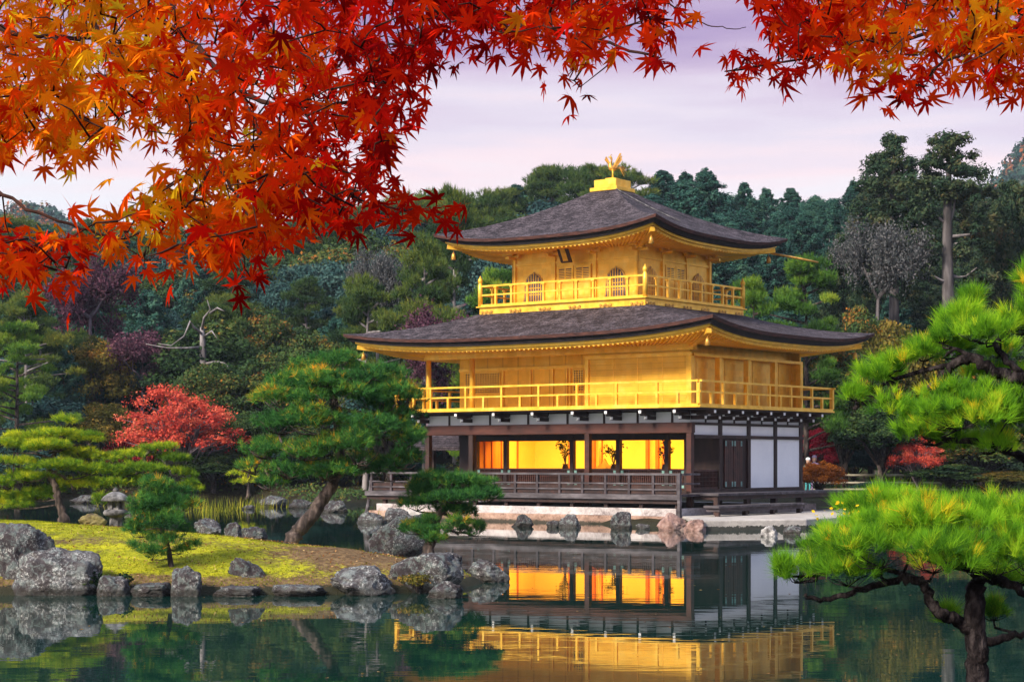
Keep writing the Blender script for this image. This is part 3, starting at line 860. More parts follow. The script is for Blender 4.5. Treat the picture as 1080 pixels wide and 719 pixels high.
plant('teal0', 'evergreen_shrub', 20, 101, 462, "blue-green shrub at the left edge of the far shore", "shrub", wpx=110)
plant('broad0', 'evergreen_shrub', 1000, 90, 484, "clipped green shrub on the right bank", "shrub", wpx=90)
plant('teal1', 'evergreen_shrub', 925, 89, 505, "small teal shrub in front of the bamboo fence", "shrub", wpx=56)
plant('olive1', 'azalea_bush', 1062, 90, 492, "olive bush at the right edge above the brown bank", "bush", wpx=80)
plant('cedar2', 'evergreen_tree', 640, 106, 300, "dark evergreen hidden behind the golden upper storey", "tree", wpx=140)
plant('broad2', 'evergreen_tree', 575, 104, 320, "dark evergreen behind the left part of the upper storey", "tree", wpx=120)

plant('broad2', 'evergreen_tree', 218, 107.5, 362, "dark green tree hiding the foot of the dead white tree", "tree", wpx=105)
plant('broad1', 'evergreen_tree', 918, 99, 296, "dark rounded tree hiding the trunk of the ashen grey tree", "tree", wpx=95)
plant('cedar1', 'evergreen_tree', 890, 108, 250, "dull green tree filling the gap left of the ashen grey tree", "tree", wpx=90)
def shore_shrubs():
    g1, g2 = "low shrubs along the far shore on the left", "low shrubs on the right bank behind the terrace"
    p = -40
    while p < 450:
        plant(rnd.choice(['broad0', 'broad1', 'broad2', 'teal0', 'teal1']), 'evergreen_shrub', p, rnd.uniform(103.5, 107), rnd.uniform(462, 490), "dark low shrub in the row along the far shore on the left", "shrub", g1, wpx=rnd.uniform(50, 80))
        p += rnd.uniform(22, 34)
    p = 838
    while p < 1120:
        plant(rnd.choice(['broad0', 'broad1', 'broad2', 'teal0', 'teal1']), 'evergreen_shrub', p, rnd.uniform(98, 102), rnd.uniform(440, 478), "dark low shrub in the row on the right bank behind the fence", "shrub", g2, wpx=rnd.uniform(55, 90))
        p += rnd.uniform(22, 34)
shore_shrubs()

def tall_cedar():
    """the giant with the long bare trunk"""
    Y = 104; X = (1000 - CX) / F * Y; g = gz(X, Y)
    r = tag(empty("cedar_tree", (X, Y, g)), "tallest cedar, its long pale trunk bare below a ragged top", "cedar tree", "tall cedars on the right")
    k = Y / F
    P = lambda px, py, dy=0: ((px - 1000) * k, dy, EYE + (HY - py) * k - g)
    mb = MB()
    mb.tube([(.2, 0, -1), P(1001, 480), P(1000, 330), P(999, 230), P(1002, 150)], [.5, .44, .36, .26, .08], 9)
    mb.build("trunk", M['bark_cedar'], r, True)
    for pts in ([(1000, 290), (1012, 292), (1022, 290), (1026, 284)], [(1000, 298), (992, 296), (984, 292)], [(998, 236), (990, 230), (983, 228)], [(1000, 240), (1006, 222), (1007, 205)],
                [(1000, 262), (1010, 256), (1018, 252)], [(999, 216), (992, 208), (986, 204)], [(1000, 250), (1020, 248), (1032, 246)]):
        b = MB(); q = [P(x, y, rnd.uniform(-.3, .3) * i) for i, (x, y) in enumerate(pts)]
        b.tube(q, list(np.linspace(.11, .03, len(q))), 6); b.build("limb", M['bark_pale'], r, True)
    rng = rs(404); parts = []
    for (cx, cy, rx, ry, n) in [(1002, 150, 20, 10, 14), (990, 172, 26, 12, 16), (1014, 178, 26, 13, 16), (984, 196, 22, 14, 14), (1004, 200, 30, 12, 18), (1024, 205, 22, 14, 14), (975, 222, 22, 16, 12),
                                (1030, 236, 24, 18, 14), (1022, 262, 22, 16, 10), (974, 262, 20, 22, 10), (968, 300, 20, 20, 8), (1034, 292, 24, 20, 10)]:
        for _ in range(n):
            c = np.array(P(cx + rng.normal() * rx * .5, cy + rng.normal() * ry * .5, rng.normal() * rx * .5 * k))
            rr = .34 + .42 * rng.random(); m = 130
            C, Pn = blob(rng, m, c, (rr, rr, rr * .7), .15)
            parts.append(cards(C, Pn + rng.normal(size=(m, 3)) * .5 + np.array([0, 0, .5]), .13 * (.6 + .7 * rng.random(m)), rng, .42, rng.normal(.5, .18) + rng.normal(size=m) * .12))
    V, Fc, t = join(parts)
    link("crown", np_mesh("crown", V, Fc, t), M['f_cedar'], r)
tall_cedar()

def knob_cedar():
    Y = 112; k = Y / F; X = (942 - CX) * k; g = gz(X, Y)
    r = tag(empty("cedar_tree", (X, Y, g)), "tall cedar with a rounded knob at its top, left of the bare-trunked giant", "cedar tree", "tall cedars on the right")
    P = lambda px, py, dy=0: ((px - 942) * k, dy, EYE + (HY - py) * k - g)
    mb = MB(); mb.tube([(0, 0, -1), P(943, 460), P(943, 300), P(942, 210), P(942, 146)], [.42, .38, .28, .2, .05], 8); mb.build("trunk", M['bark_cedar'], r, True)
    rng = rs(405); parts = []
    for (cx, cy, rx, ry, n, dn) in [(942, 151, 6, 6, 16, 1), (941, 162, 6, 4, 6, 1), (928, 170, 12, 5, 10, 1), (955, 172, 12, 5, 9, 1), (942, 180, 20, 7, 16, 1), (930, 196, 26, 9, 20, 1), (954, 200, 26, 10, 20, 1), (938, 218, 32, 12, 26, 1),
                                (958, 236, 28, 14, 22, 1), (924, 240, 28, 14, 20, 1), (942, 262, 34, 16, 26, 1), (940, 290, 36, 18, 24, 1)]:
        for _ in range(n):
            c = np.array(P(cx + rng.normal() * rx * .55, cy + rng.normal() * ry * .55, rng.normal() * rx * .5 * k))
            rr = .34 + .42 * rng.random(); m = 130
            C, Pn = blob(rng, m, c, (rr, rr, rr * .7), .15)
            parts.append(cards(C, Pn + rng.normal(size=(m, 3)) * .5 + np.array([0, 0, .5]), .12 * (.6 + .7 * rng.random(m)), rng, .42, rng.normal(.35, .15) + rng.normal(size=m) * .12))
    V, Fc, t = join(parts); link("crown", np_mesh("crown", V, Fc, t), M['f_cedar'], r)
knob_cedar()

def dead_limbs():
    """dead white limbs standing out of the dark tree on the left"""
    Y = 110.5; k = Y / F; X = (212 - CX) / F * Y; g = gz(X, Y)
    r = tag(empty("dead_tree", (X, Y, g)), "dead white tree with crooked limbs among dark crowns on the left", "dead tree")
    P = lambda px, py, dy=0: ((px - 212) * k, dy, EYE + (HY - py) * k - g)
    b = MB(); b.tube([P(214, 500), P(215, 420), P(214, 366), P(213, 345)], [.28, .24, .19, .12], 8); b.build("trunk", M['bark_pale'], r, True)
    for pts in ([(213, 352), (207, 346), (204, 340), (198, 356), (185, 366), (172, 364)], [(213, 348), (218, 336), (225, 328), (222, 318)], [(214, 356), (226, 350), (232, 358)], [(214, 366), (200, 368), (180, 368), (158, 364)],
                [(214, 384), (232, 382), (240, 384), (248, 392)], [(222, 330), (232, 326), (240, 330)]):
        q = [P(x, y, -.8 - .15 * i) for i, (x, y) in enumerate(pts)]; q[0] = P(pts[0][0], pts[0][1], 0)
        b = MB(); b.tube(q, list(np.linspace(.085, .018, len(q))), 6); b.build("limb", M['bark_pale'], r, True)
dead_limbs()

# ------------------------------------------------------------------ far mountains with their woods
def mountain(name, X0, Y0, rx, ry, h, seed, label):
    rng = rs(seed)
    n = 40
    a = np.linspace(-1.6, 1.6, n)
    X, Y = np.meshgrid(a, a)
    prof = lambda x, y: np.exp(-1.1 * (np.abs(x) ** 1.8 + np.abs(y) ** 1.8))
    Z = h * prof(X, Y) - 4 + .05 * h * np.sin(X * 5 + seed) * np.exp(-X * X)
    V = np.stack([X0 + X * rx, Y0 + Y * ry, Z], -1).reshape(-1, 3)
    idx = np.arange(n * n).reshape(n, n)
    Fc = np.stack([idx[:-1, :-1], idx[:-1, 1:], idx[1:, 1:], idx[1:, :-1]], -1).reshape(-1, 4)
    me = np_mesh(name, V, Fc, smooth=True)
    o = link(name, me, M['hill_floor']); tag(o, kind='structure')
    m = 2400
    px = rng.uniform(-1.25, 1.25, m); py = rng.uniform(-1.3, .25, m)
    parts = []
    for x, y in zip(px, py):
        z = h * float(prof(np.array(x), np.array(y))) - 4 + .05 * h * math.sin(x * 5 + seed) * math.exp(-x * x)
        rr = rng.uniform(1.8, 3.4); q = 60
        C, P = blob(rng, q, (X0 + x * rx, Y0 + y * ry, z + rr * .9), (rr, rr, rr * rng.uniform(1.0, 1.7)), .7)
        base = rng.normal(.4, .2) if rng.random() > .1 else .97
        parts.append(cards(C, P + rng.normal(size=(q, 3)) * .4, rng.uniform(.5, 1.0, q), rng, .7, base + rng.normal(size=q) * .06))
    V, Fc, t = join(parts)
    o = link("hillside_wood", np_mesh("hillside_wood", V, Fc, t), M['f_far']); tag(o, label, "wood", kind='stuff')
M['hill_floor'] = surf("hill_floor", [(.3, (.02, .03, .02)), (.6, (.04, .055, .03))], .05, 4, .95, 0, 0)
M['f_far'] = leaf_mat("far_wood_leaves", [(0, (.012, .035, .035)), (.5, (.03, .065, .055)), (.85, (.06, .10, .06)), (.93, (.20, .07, .035)), (1, (.30, .10, .05))], .2, 0, .3, .02, gain=1.3)
mountain("hill", 215, 640, 95, 120, 140, 2, "blue-green wooded mountainside with rusty patches beyond the tall cedars on the right")
mountain("hill", -165, 640, 75, 120, 84, 7, "blue-green wooded mountain showing under the orange leaves at the left edge")

# ------------------------------------------------------------------ the golden pavilion
W1, W2, V1 = 11.71, 7.78, 1.90
AX, AY = 6.14, 65.0
PAV = tag(empty("golden_pavilion", (AX, AY, 0), R(-37.2)), "three-storey gilded pavilion with dark bark roofs standing over the pond", "temple")
def P3(u, v, z): return (-u, v, z)
def pav_world(u, v, z):
    a = R(-37.2); x, y = -u, v
    return Vector((AX + x * math.cos(a) - y * math.sin(a), AY + x * math.sin(a) + y * math.cos(a), z))

# footing and ground floor
MB().b(-.4, 13.0, -1.55, W2 + .6, -.8, .56).build("footing", M['foot_pale'], PAV, bevel=.02)
MB().b(-.55, 13.2, -1.78, -1.56, -.8, .30).build("footing_ledge", M['foot_tan'], PAV, bevel=.03)
MB().b(-.05, W1 + .05, -.1, W2 + .05, .95, 1.13).build("floor_slab", M['wood'], PAV)
ZB = 3.50
for u in (0, 4.28, 9.59, W1):
    MB().b(u-.10, u+.10, -.10, .10, .56, ZB-.36).build("pillar", M['wood_red' if u < 5 else 'wood'], PAV, bevel=.01)
for v in (V1, 3.89, 5.83, W2):
    MB().b(-.10, .10, v-.10, v+.10, .56, 3.93).build("pillar", M['wood'], PAV, bevel=.01)
for v in (V1 + 1.9, W2):
    MB().b(W1-.10, W1+.10, v-.10, v+.10, .56, 3.93).build("pillar", M['wood'], PAV, bevel=.01)
MB().b(-.13, W1+.13, -.12, .12, 3.14, 3.50).build("lintel_beam", M['wood_red'], PAV, bevel=.01)
MB().b(-.12, .12, .125, W2+.12, 3.42, 3.51).build("tie_beam", M['wood'], PAV)
MB().b(-.12, .12, .125, W2+.12, 2.96, 3.08).build("tie_beam", M['wood'], PAV)
MB().b(W1-.12, W1+.12, .125, W2+.12, 3.14, 3.50).build("lintel_beam", M['wood_red'], PAV)
# white frieze under the balcony, front and side, with struts
fr = MB(); fr.b(0, W1, -.03, .03, 3.505, 3.93).build("frieze_panel", M['plaster'], PAV)
MB().b(-.03, .03, .04, W2, 3.515, 3.93).build("frieze_panel", M['plaster'], PAV)
MB().b(W1-.03, W1+.03, .04, W2, 3.505, 3.93).build("frieze_panel", M['plaster'], PAV)
vs_ = [0, V1, 3.89, 5.83, W2]
for a, b in zip(vs_[:-1], vs_[1:]):
    MB().b(-.035, .035, a+.10, b-.10, 3.08, 3.42).build("plaster_panel", M['plaster'], PAV)
for a, b in zip(vs_[2:-1], vs_[3:]):
    MB().b(-.05, .05, a+.10, b-.10, 1.20, 2.96).build("plaster_panel", M['plaster'], PAV)
MB().b(-.115, .115, -.08, W2+.115, 1.06, 1.195).build("sill_beam", M['wood'], PAV)
# plank double door on the side
d = MB().b(-.02, .03, V1+.11, 3.78, 1.2, 2.96); d = d.build("door_surround", M['wood'], PAV)
for s, (a, b) in enumerate(((2.20, 2.79), (2.83, 3.42))):
    leaf = MB(); leaf.b(-.075, -.025, a, b, 1.24, 2.90); lf = leaf.build("door", M['wood_red'], PAV, bevel=.01)
    for zz in (1.26, 2.70):
        for vv in (a + .02, b - .12):
            MB().b(-.083, -.077, vv, vv+.10, zz, zz+.18).build("hinge_plate", M['verdigris'], lf)
    gr = MB()
    for k in range(4): gr.b(-.081, -.077, a + .1 + k * .13, a + .11 + k * .13, 1.3, 2.85)
    gr.build("plank_seam", M['roof_under'], lf)
# low lattice panel of the open corner bay
def lattice_panel(b0, b1, plane, along_u, z0, z1, name="lattice_panel", mat='wood_red', back='wood'):
    mb = MB(); n = max(2, int(abs(b1 - b0) / .09))
    bx = (lambda a, b, o0, o1, c, d: mb.b(a, b, plane+o0, plane+o1, c, d)) if along_u else (lambda a, b, o0, o1, c, d: mb.b(plane+o0, plane+o1, a, b, c, d))
    bx(b0, b1, -.035, .035, z1-.06, z1); bx(b0, b1, -.035, .035, z0, z0+.06)
    for k in range(n + 1):
        x = b0 + (b1 - b0) * k / n
        bx(x-.012, x+.012, -.03, .03, z0+.06, z1-.06)
    for k in range(1, 5):
        z = z0 + (z1 - z0) * k / 5
        bx(b0, b1, -.02, .02, z-.008, z+.008)
    o = mb.build(name, M[mat], PAV)
    m2 = MB()
    mbx = (m2.b(b0, b1, plane+.022, plane+.03, z0+.02, z1-.02) if along_u else m2.b(plane+.022, plane+.03, b0, b1, z0+.02, z1-.02))
    m2.build("panel_backing", M[back], o)
    return o
lattice_panel(.10, V1-.10, 0, False, 1.2, 1.87)
inner = [0, 1.30, 2.13, 4.23, 6.31, 9.43, 10.9]
for u in inner[1:]:
    MB().b(u-.085, u+.085, V1-.085, V1+.085, 1.13, 3.25).build("pillar", M['wood'], PAV)
for a, b in zip(inner[1:-1], inner[2:]):
    o = lattice_panel(a+.09, b-.09, V1, True, 1.14, 1.89)
    for zz in (1.2, 1.72):
        for uu in (a+.10, b-.22):
            MB().b(uu, uu+.12, V1-.045, V1-.037, zz, zz+.10).build("corner_plate", M['verdigris'], o)
MB().b(0, W1, V1-.06, V1+.06, 2.92, 3.45).build("transom_beam", M['wood'], PAV)
MB().b(.05, 1.21, V1-.03, V1+.03, 1.13, 2.92).build("partition_wall", M['wood'], PAV)
MB().b(0, W1, -.05, W2, 3.452, 3.50).build("porch_ceiling", M['wood'], PAV)
MB().b(10.98, W1, V1-.02, V1+.02, 1.13, 2.92).build("partition_wall", M['wood'], PAV)
MB().b(10.9, 10.95, V1+.1, W2, 1.13, 3.45).build("partition_wall", M['wood'], PAV)
# the lit room
RB = 5.6
MB().b(.2, 10.85, RB, RB+.06, 1.13, 3.4).build("room_wall", M['paper'], PAV)
MB().b(.14, .2, V1+.1, RB, 1.13, 3.4).build("room_wall", M['paper'], PAV)
MB().b(10.80, 10.895, V1+.1, 3.35, 1.16, 3.29).build("cedar_screen", M['screen_brown'], PAV)
MB().b(10.80, 10.895, 3.40, RB, 1.16, 3.29).build("room_wall", M['paper'], PAV)
for v in (2.3, 2.75, 3.37, 4.4):
    MB().b(10.74, 10.797, v-.03, v+.03, 1.16, 3.29).build("screen_batten", M['post_red'], PAV)
MB().b(.2, 10.85, V1+.1, RB, 3.3, 3.4).build("room_ceiling", M['paper'], PAV)
MB().b(.2, 10.85, V1+.1, RB, 1.13, 1.16).build("room_floor", M['screen_brown'], PAV)
for (u, v) in ((8.35, 4.6), (7.7, 5.3), (6.75, 4.4), (3.75, 4.2), (2.9, 4.8), (5.2, 5.3), (4.75, 5.3), (1.75, 3.2)):
    MB().b(u-.06, u+.06, v-.06, v+.06, 1.16, 3.3).build("room_post", M['post_red'], PAV)
for i, (u, v) in enumerate(((9.4, 3.2), (7.0, 3.6), (4.4, 3.6), (2.0, 3.4))):
    L = bpy.data.lights.new("room_lamp", 'AREA'); L.shape = 'RECTANGLE'; L.size = 1.7; L.size_y = .7
    L.energy = 112; L.color = (1.0, .62, .07)
    lo = bpy.data.objects.new("room_lamp", L); col.objects.link(lo)
    lo.location = pav_world(u, v, 3.24); lo.rotation_euler = (R(28), 0, R(-37.2))

# ---- first balcony
zf = 4.05
u0b, u1b, v0b, v1b = -1.0, W1 + .88, -1.0, 8.72
MB().b(u0b, u1b, v0b, v1b, 3.985, zf).build("balcony_floor", M['gold'], PAV, bevel=.008)
MB().b(u0b+.1, u1b-.1, v0b+.1, v1b-.1, 3.93, 3.983).build("balcony_underside", M['wood'], PAV)
def edge_iter(u0, u1, v0, v1):
    return [((u0, v0), (u1, v0)), ((u0, v0), (u0, v1)), ((u1, v0), (u1, v1)), ((u0, v1), (u1, v1))]
def railing(name, u0, u1, v0, v1, z, ht, mid, step, pw, rail_r, finial, ext):
    mb = MB()
    for (a, b), (c, d) in edge_iter(u0, u1, v0, v1):
        du, dv = (c - a), (d - b); L = math.hypot(du, dv); du /= L; dv /= L
        e = ext
        mb.bar(P3(a - du*e, b - dv*e, z + ht), P3(c + du*e, d + dv*e, z + ht), rail_r, rail_r * .9)
        mb.bar(P3(a - du*e*.6, b - dv*e*.6, z + mid), P3(c + du*e*.6, d + dv*e*.6, z + mid), rail_r * .8, rail_r * .8)
        mb.bar(P3(a, b, z + .035), P3(c, d, z + .035), pw * 1.3, .068)
    o = mb.build(name, M['gold'], PAV)
    for (a, b), (c, d) in edge_iter(u0, u1, v0, v1):
        L = math.hypot(c - a, d - b); n = max(2, round(L / step))
        for k in range(1, n):
            t = k / n; u, v = a + (c - a) * t, b + (d - b) * t
            top = ht - rail_r * .45 if (k % 2 == 0 or finial) else mid - rail_r * .4
            p = MB().b(u-pw/2, u+pw/2, v-pw/2, v+pw/2, z+.069, z+top)
            if finial: p.b(u-pw*.8, u+pw*.8, v-pw*.8, v+pw*.8, z+ht-.085, z+ht-.04)
            p.build("post", M['gold'], o)
    for u, v in ((u0, v0), (u1, v0), (u0, v1), (u1, v1)):
        if finial:
            p = MB().lathe([(.09, 0), (.09, ht+.06), (.065, ht+.09), (.07, ht+.13), (.095, ht+.18), (.09, ht+.25), (.045, ht+.32), (.012, ht+.40)], 12, P3(u, v, z))
            p.build("corner_post", M['gold'], o, True)
        else:
            MB().b(u-pw*.75, u+pw*.75, v-pw*.75, v+pw*.75, z+.07, z+ht-.03).build("corner_post", M['gold'], o)
railing("railing", u0b+.08, u1b-.08, v0b+.08, v1b-.08, zf, .84, .47, .82, .085, .075, False, .14)
# bracket arms with white painted ends
def bracket(u, v, du, dv):
    mb = MB()
    for z0, z1, L, w in ((3.80, 3.928, .92, .13), (3.60, 3.74, .55, .12)):
        mb.bar(P3(u, v, (z0+z1)/2), P3(u + du*L, v + dv*L, (z0+z1)/2), w, z1-z0)
    mb.bar(P3(u - dv*.3 + du*.42, v - du*.3 + dv*.42, 3.772), P3(u + dv*.3 + du*.42, v + du*.3 + dv*.42, 3.772), .1, .06)
    o = mb.build("bracket", M['wood'], PAV)
    for z, L in ((3.864, .92), (3.67, .55)):
        t = MB(); t.bar(P3(u + du*(L+.001), v + dv*(L+.001), z), P3(u + du*(L+.03), v + dv*(L+.03), z), .10, .095)
        t.build("painted_tip", M['tips'], o)
for u in (0.02, 1.42, 2.85, 4.28, 6.05, 7.82, 9.59, 11.69): bracket(u, -.05, 0, -1)
for v in (.02, .95, V1, 2.9, 3.89, 4.86, 5.83, 6.8, W2-.02): bracket(-.05, v, -1, 0)
for u in (.7, 2.13, 3.56, 5.16, 6.93, 8.7, 10.65): MB().b(u-.04, u+.04, -.06, -.031, 3.505, 3.92).build("frieze_strut", M['wood'], PAV)
for v in (.95, 2.9, 4.86, 6.8): MB().b(-.06, -.031, v-.04, v+.04, 3.515, 3.92).build("frieze_strut", M['wood'], PAV)
MB().b(-.14, W1+.14, -.13, -.04, 3.87, 3.925).build("frieze_rail", M['wood'], PAV)

# ---- second storey
ZW = 6.30
MB().b(0, 4.28, -.04, .08, zf, ZW).build("wall", M['gold_h'], PAV)
for u in (1.10, 2.13, 3.16): MB().b(u-.018, u+.018, -.055, -.041, zf+.05, 5.78).build("wall_batten", M['gold'], PAV)
MB().b(-.12, 4.4, -.10, -.056, 5.80, 5.92).build("wall_beam", M['gold'], PAV)
MB().b(4.20, 4.36, -.11, V1, zf, 5.78).build("wall_return", M['gold'], PAV)
MB().b(-.11, .10, -.11, .10, zf, 5.80).build("corner_pillar", M['gold'], PAV, bevel=.01)
MB().b(.34, .40, .085, W2, zf, ZW).build("wall", M['gold'], PAV)
for v in vs_[1:]: MB().b(-.11, .10, v-.10, v+.10, zf, 5.80).build("pillar", M['gold'], PAV, bevel=.01)
for v in (.95, 2.9, 4.86, 6.8): MB().b(.322, .339, v-.02, v+.02, zf, 5.9).build("wall_batten", M['gold'], PAV)
MB().b(-.10, .33, .1, W2+.1, 5.805, 5.90).build("wall_beam", M['gold'], PAV)
for u in (9.59, W1): MB().lathe([(.105, zf), (.105, ZW - .1)], 12, P3(u, 0, 0)).build("gallery_pillar", M['gold'], PAV, True)
MB().b(4.36, W1, V1, V1+.08, zf, ZW).build("wall", M['gold_v'], PAV)
MB().b(W1-.08, W1+.02, V1+.09, W2, zf, ZW).build("wall", M['gold_h'], PAV)
MB().b(-.02, W1, W2, W2+.1, zf, ZW).build("wall", M['gold_h'], PAV)
MB().b(4.36, W1, V1-.05, V1-.002, 5.62, 5.74).build("wall_beam", M['gold'], PAV)
MB().b(-.2, W1+.1, -.14, .14, 6.0, 6.28).build("eave_beam", M['gold'], PAV)
def gold_grid(a, b, z0, z1, nx, nz):
    bk = MB().b(a, b, V1-.012, V1-.004, z0, z1).build("lattice_window", M['lattice'], PAV)
    mb = MB()
    for k in range(nx + 1):
        x = a + (b - a) * k / nx; mb.b(x-.016, x+.016, V1-.05, V1-.014, z0, z1)
    for k in range(nz + 1):
        z = z0 + (z1 - z0) * k / nz; mb.b(a, b, V1-.045, V1-.014, z-.015, z+.015)
    mb.build("lattice", M['gold'], bk)
gold_grid(9.72, 11.4, 4.78, 5.55, 14, 9)
gold_grid(5.80, 6.24, 4.78, 5.55, 4, 9)
for u in (9.55, 8.25, 7.2, 6.55, 6.4): MB().b(u-.03, u+.03, V1-.06, V1-.003, zf, 5.62).build("wall_batten", M['gold'], PAV)

# ---- roofs
def roof(name, u0, u1, v0, v1, a0, a1, b0, b1, ze, zt, up, ex, mix, thick, inner_wall, zs, trim):
    """hipped roof with concave slopes and lifted corners; a0..b1 is the rectangle at its top, inner_wall the wall plate its soffit meets at zs"""
    ns, ntt = 36, 16
    def lift(s): return up * abs(2*s - 1) ** ex
    def fz(t): return (1 - mix) * t + mix * t * t
    sides = [((u0, v0), (u1, v0), (a0, b0), (a1, b0)), ((u0, v1), (u0, v0), (a0, b1), (a0, b0)), ((u1, v0), (u1, v1), (a1, b0), (a1, b1)), ((u1, v1), (u0, v1), (a1, b1), (a0, b1))]
    sm = MB(); e1 = MB(); e2 = MB(); fa = MB(); so = MB(); ra = MB()
    iw0, iw1, iw2, iw3 = inner_wall
    isides = [((iw0, iw2), (iw1, iw2)), ((iw0, iw3), (iw0, iw2)), ((iw1, iw2), (iw1, iw3)), ((iw1, iw3), (iw0, iw3))]
    cu, cv = (u0 + u1) / 2, (v0 + v1) / 2
    def ins(p, d):
        return (p[0] + d * (1 if p[0] < cu else -1) if abs(p[0]-cu) > 1e-6 else p[0], p[1] + d * (1 if p[1] < cv else -1))
    def grid(mb, rows):
        b = len(mb.v); m = len(rows[0])
        for r in rows: mb.v += r
        for i in range(len(rows) - 1):
            for j in range(m - 1):
                mb.f.append((b+i*m+j, b+i*m+j+1, b+(i+1)*m+j+1, b+(i+1)*m+j))
    lp = lambda p, q, s: (p[0] + (q[0] - p[0]) * s, p[1] + (q[1] - p[1]) * s)
    for (p, q, pi, qi), (wp, wq) in zip(sides, isides):
        S = [.5 - .5 * math.cos(math.pi * i / ns) for i in range(ns + 1)]
        rows = []
        for j in range(ntt + 1):
            t = j / ntt
            r = []
            for s in S:
                e = lp(p, q, s); m = lp(pi, qi, s); x = lp(e, m, t)
                z = ze + lift(s) * (1 - t) ** 2.2 + (zt - ze) * fz(t)
                r.append(P3(x[0], x[1], z))
            rows.append(r)
        grid(sm, rows)
        def band(mb, d0, d1, h0, h1):
            A = [P3(*lp(ins(p, d0), ins(q, d0), s), ze + lift(s) - h0) for s in S]
            B = [P3(*lp(ins(p, d1), ins(q, d1), s), ze + lift(s) - h1) for s in S]
            grid(mb, [A, B])
        band(e1, -.001, .03, .0, thick * .42)
        band(e1, .03, .16, thick * .42, thick * .46)
        band(e2, .14, .20, thick * .44, thick)
        band(e2, .20, .34, thick, thick)
        band(fa, .32, .33, thick - .02, thick + trim); band(fa, .33, .45, thick + trim, thick + trim)
        band(fa, .44, .45, thick + trim - .01, thick + trim * 1.9)
        A = [P3(*lp(ins(p, .44), ins(q, .44), s), ze + lift(s) - thick - trim * 1.85) for s in S]
        mid = [P3(*lp(lp(ins(p, .44), wp, .5), lp(ins(q, .44), wq, .5), s), (ze + lift(s) * .35 - thick - trim * 1.85) * .5 + zs * .5) for s in S]
        B = [P3(*lp(wp, wq, s), zs) for s in S]
        grid(so, [A, mid, B])
        L = math.hypot(q[0]-p[0], q[1]-p[1]); n = int(L / .21)
        for k in range(1, n):
            s = k / n
            e = lp(ins(p, .44), ins(q, .44), s); wI = lp(wp, wq, s)
            z0 = ze + lift(s) - thick - trim * 1.85 - .008
            zm = (ze + lift(s) * .35 - thick - trim * 1.85) * .5 + zs * .5 - .012
            m = lp(e, wI, .5)
            ra.bar(P3(e[0], e[1], z0), P3(m[0], m[1], zm), .07, .06); ra.bar(P3(m[0], m[1], zm), P3(wI[0], wI[1], zs - .04), .07, .06)
    top = MB()
    o = sm.build(name, M['roof'], PAV, True)
    if a1 - a0 < 3: top.b(a0, a1, b0, b1, zt-.05, zt+.002).build("roof_cap", M['roof_edge'], o)
    e1.build("bark_edge", M['roof_edge'], o); e2.build("eave_lining", M['roof_under'], o)
    fa.build("fascia", M['gold'], o); so.build("soffit", M['gold'], o); ra.build("rafters", M['gold'], o)
    # corner beams with hanging bells
    for (cu_, cv_), (wu, wv) in (((u0, v0), (iw0, iw2)), ((u1, v0), (iw1, iw2)), ((u0, v1), (iw0, iw3)), ((u1, v1), (iw1, iw3))):
        e = ins((cu_, cv_), .38); z = ze + up - thick - trim * 1.9
        MB().bar(P3(e[0], e[1], z - .06), P3(wu, wv, zs - .12), .16, .16).build("hip_beam", M['gold'], o)
        bl = MB(); ct = ins((cu_, cv_), .55); bz = z - .18
        bl.lathe([(.012, 0), (.012, -.10), (.05, -.12), (.075, -.2), (.095, -.36), (.08, -.37)], 10, P3(ct[0], ct[1], bz)).build("wind_bell", M['gold_old'], o, True)
    return o
LR = roof("roof", -2.31, W1+2.31, -2.31, 9.45, 3.1-.75, 8.65+.75, 1.42-.75, 6.37+.75, 6.58, 7.78, .40, 3.2, .22, .27, (0.0, W1, 0.0, W2), 6.27, .09)
U0, U1, T0, T1 = 3.10, 8.65, 1.42, 6.37
UR = roof("roof", U0-2.2, U1+2.2, T0-2.2, T1+2.2, 5.87-.42, 5.87+.42, 3.89-.42, 3.89+.42, 10.29, 12.46, .40, 3.0, .30, .25, (U0, U1, T0, T1), 10.02, .085)

# ---- third storey
z3 = 7.98
MB().b(U0-.95, U1+.95, T0-.95, T1+.95, 7.52, 7.93).build("balcony_base", M['gold'], PAV)
MB().b(U0-1.05, U1+1.05, T0-1.05, T1+1.05, 7.932, z3).build("balcony_floor", M['gold'], PAV, bevel=.008)
railing("railing", U0-.93, U1+.93, T0-.93, T1+.93, z3, .76, .42, .78, .085, .07, True, .0)
def crest(u, v, ax):
    mb = MB()
    for k, (s, z, r) in enumerate(((-.22, 7.76, .06), (-.1, 7.70, .075), (.1, 7.70, .075), (.22, 7.76, .06), (0, 7.76, .06))):
        mb.lathe([(r, -.02), (r*.8, .02)], 8, (0, 0, 0))
        n = 16
        for i in range(len(mb.v) - n, len(mb.v)):
            x, y, zz = mb.v[i]
            mb.v[i] = (-(u + s) + x, v - .02 - zz * .6, z + y) if ax == 0 else (-u + .02 + zz * .6, v + s + x, z + y)
    mb.build("relief_fitting", M['gold_old'], PAV)
for u in np.linspace(U0-.6, U1+.6, 6): crest(u, T0-.955, 0)
for v in np.linspace(T0-.6, T1+.6, 6): crest(U0-.955, v, 1)
MB().b(U0, U1, T0, T1, z3, 10.03).build("wall", M['gold'], PAV)
pu = np.linspace(U0, U1, 4); pv = np.linspace(T0, T1, 4)
for u in pu: MB().b(u-.075, u+.075, T0-.075, T0-.002, z3, 9.75).build("pillar", M['gold'], PAV)
for v in pv: MB().b(U0-.075, U0-.002, v-.075, v+.075, z3, 9.75).build("pillar", M['gold'], PAV)
for u in pu: MB().b(u-.075, u+.075, T1+.002, T1+.075, z3, 9.75).build("pillar", M['gold'], PAV)
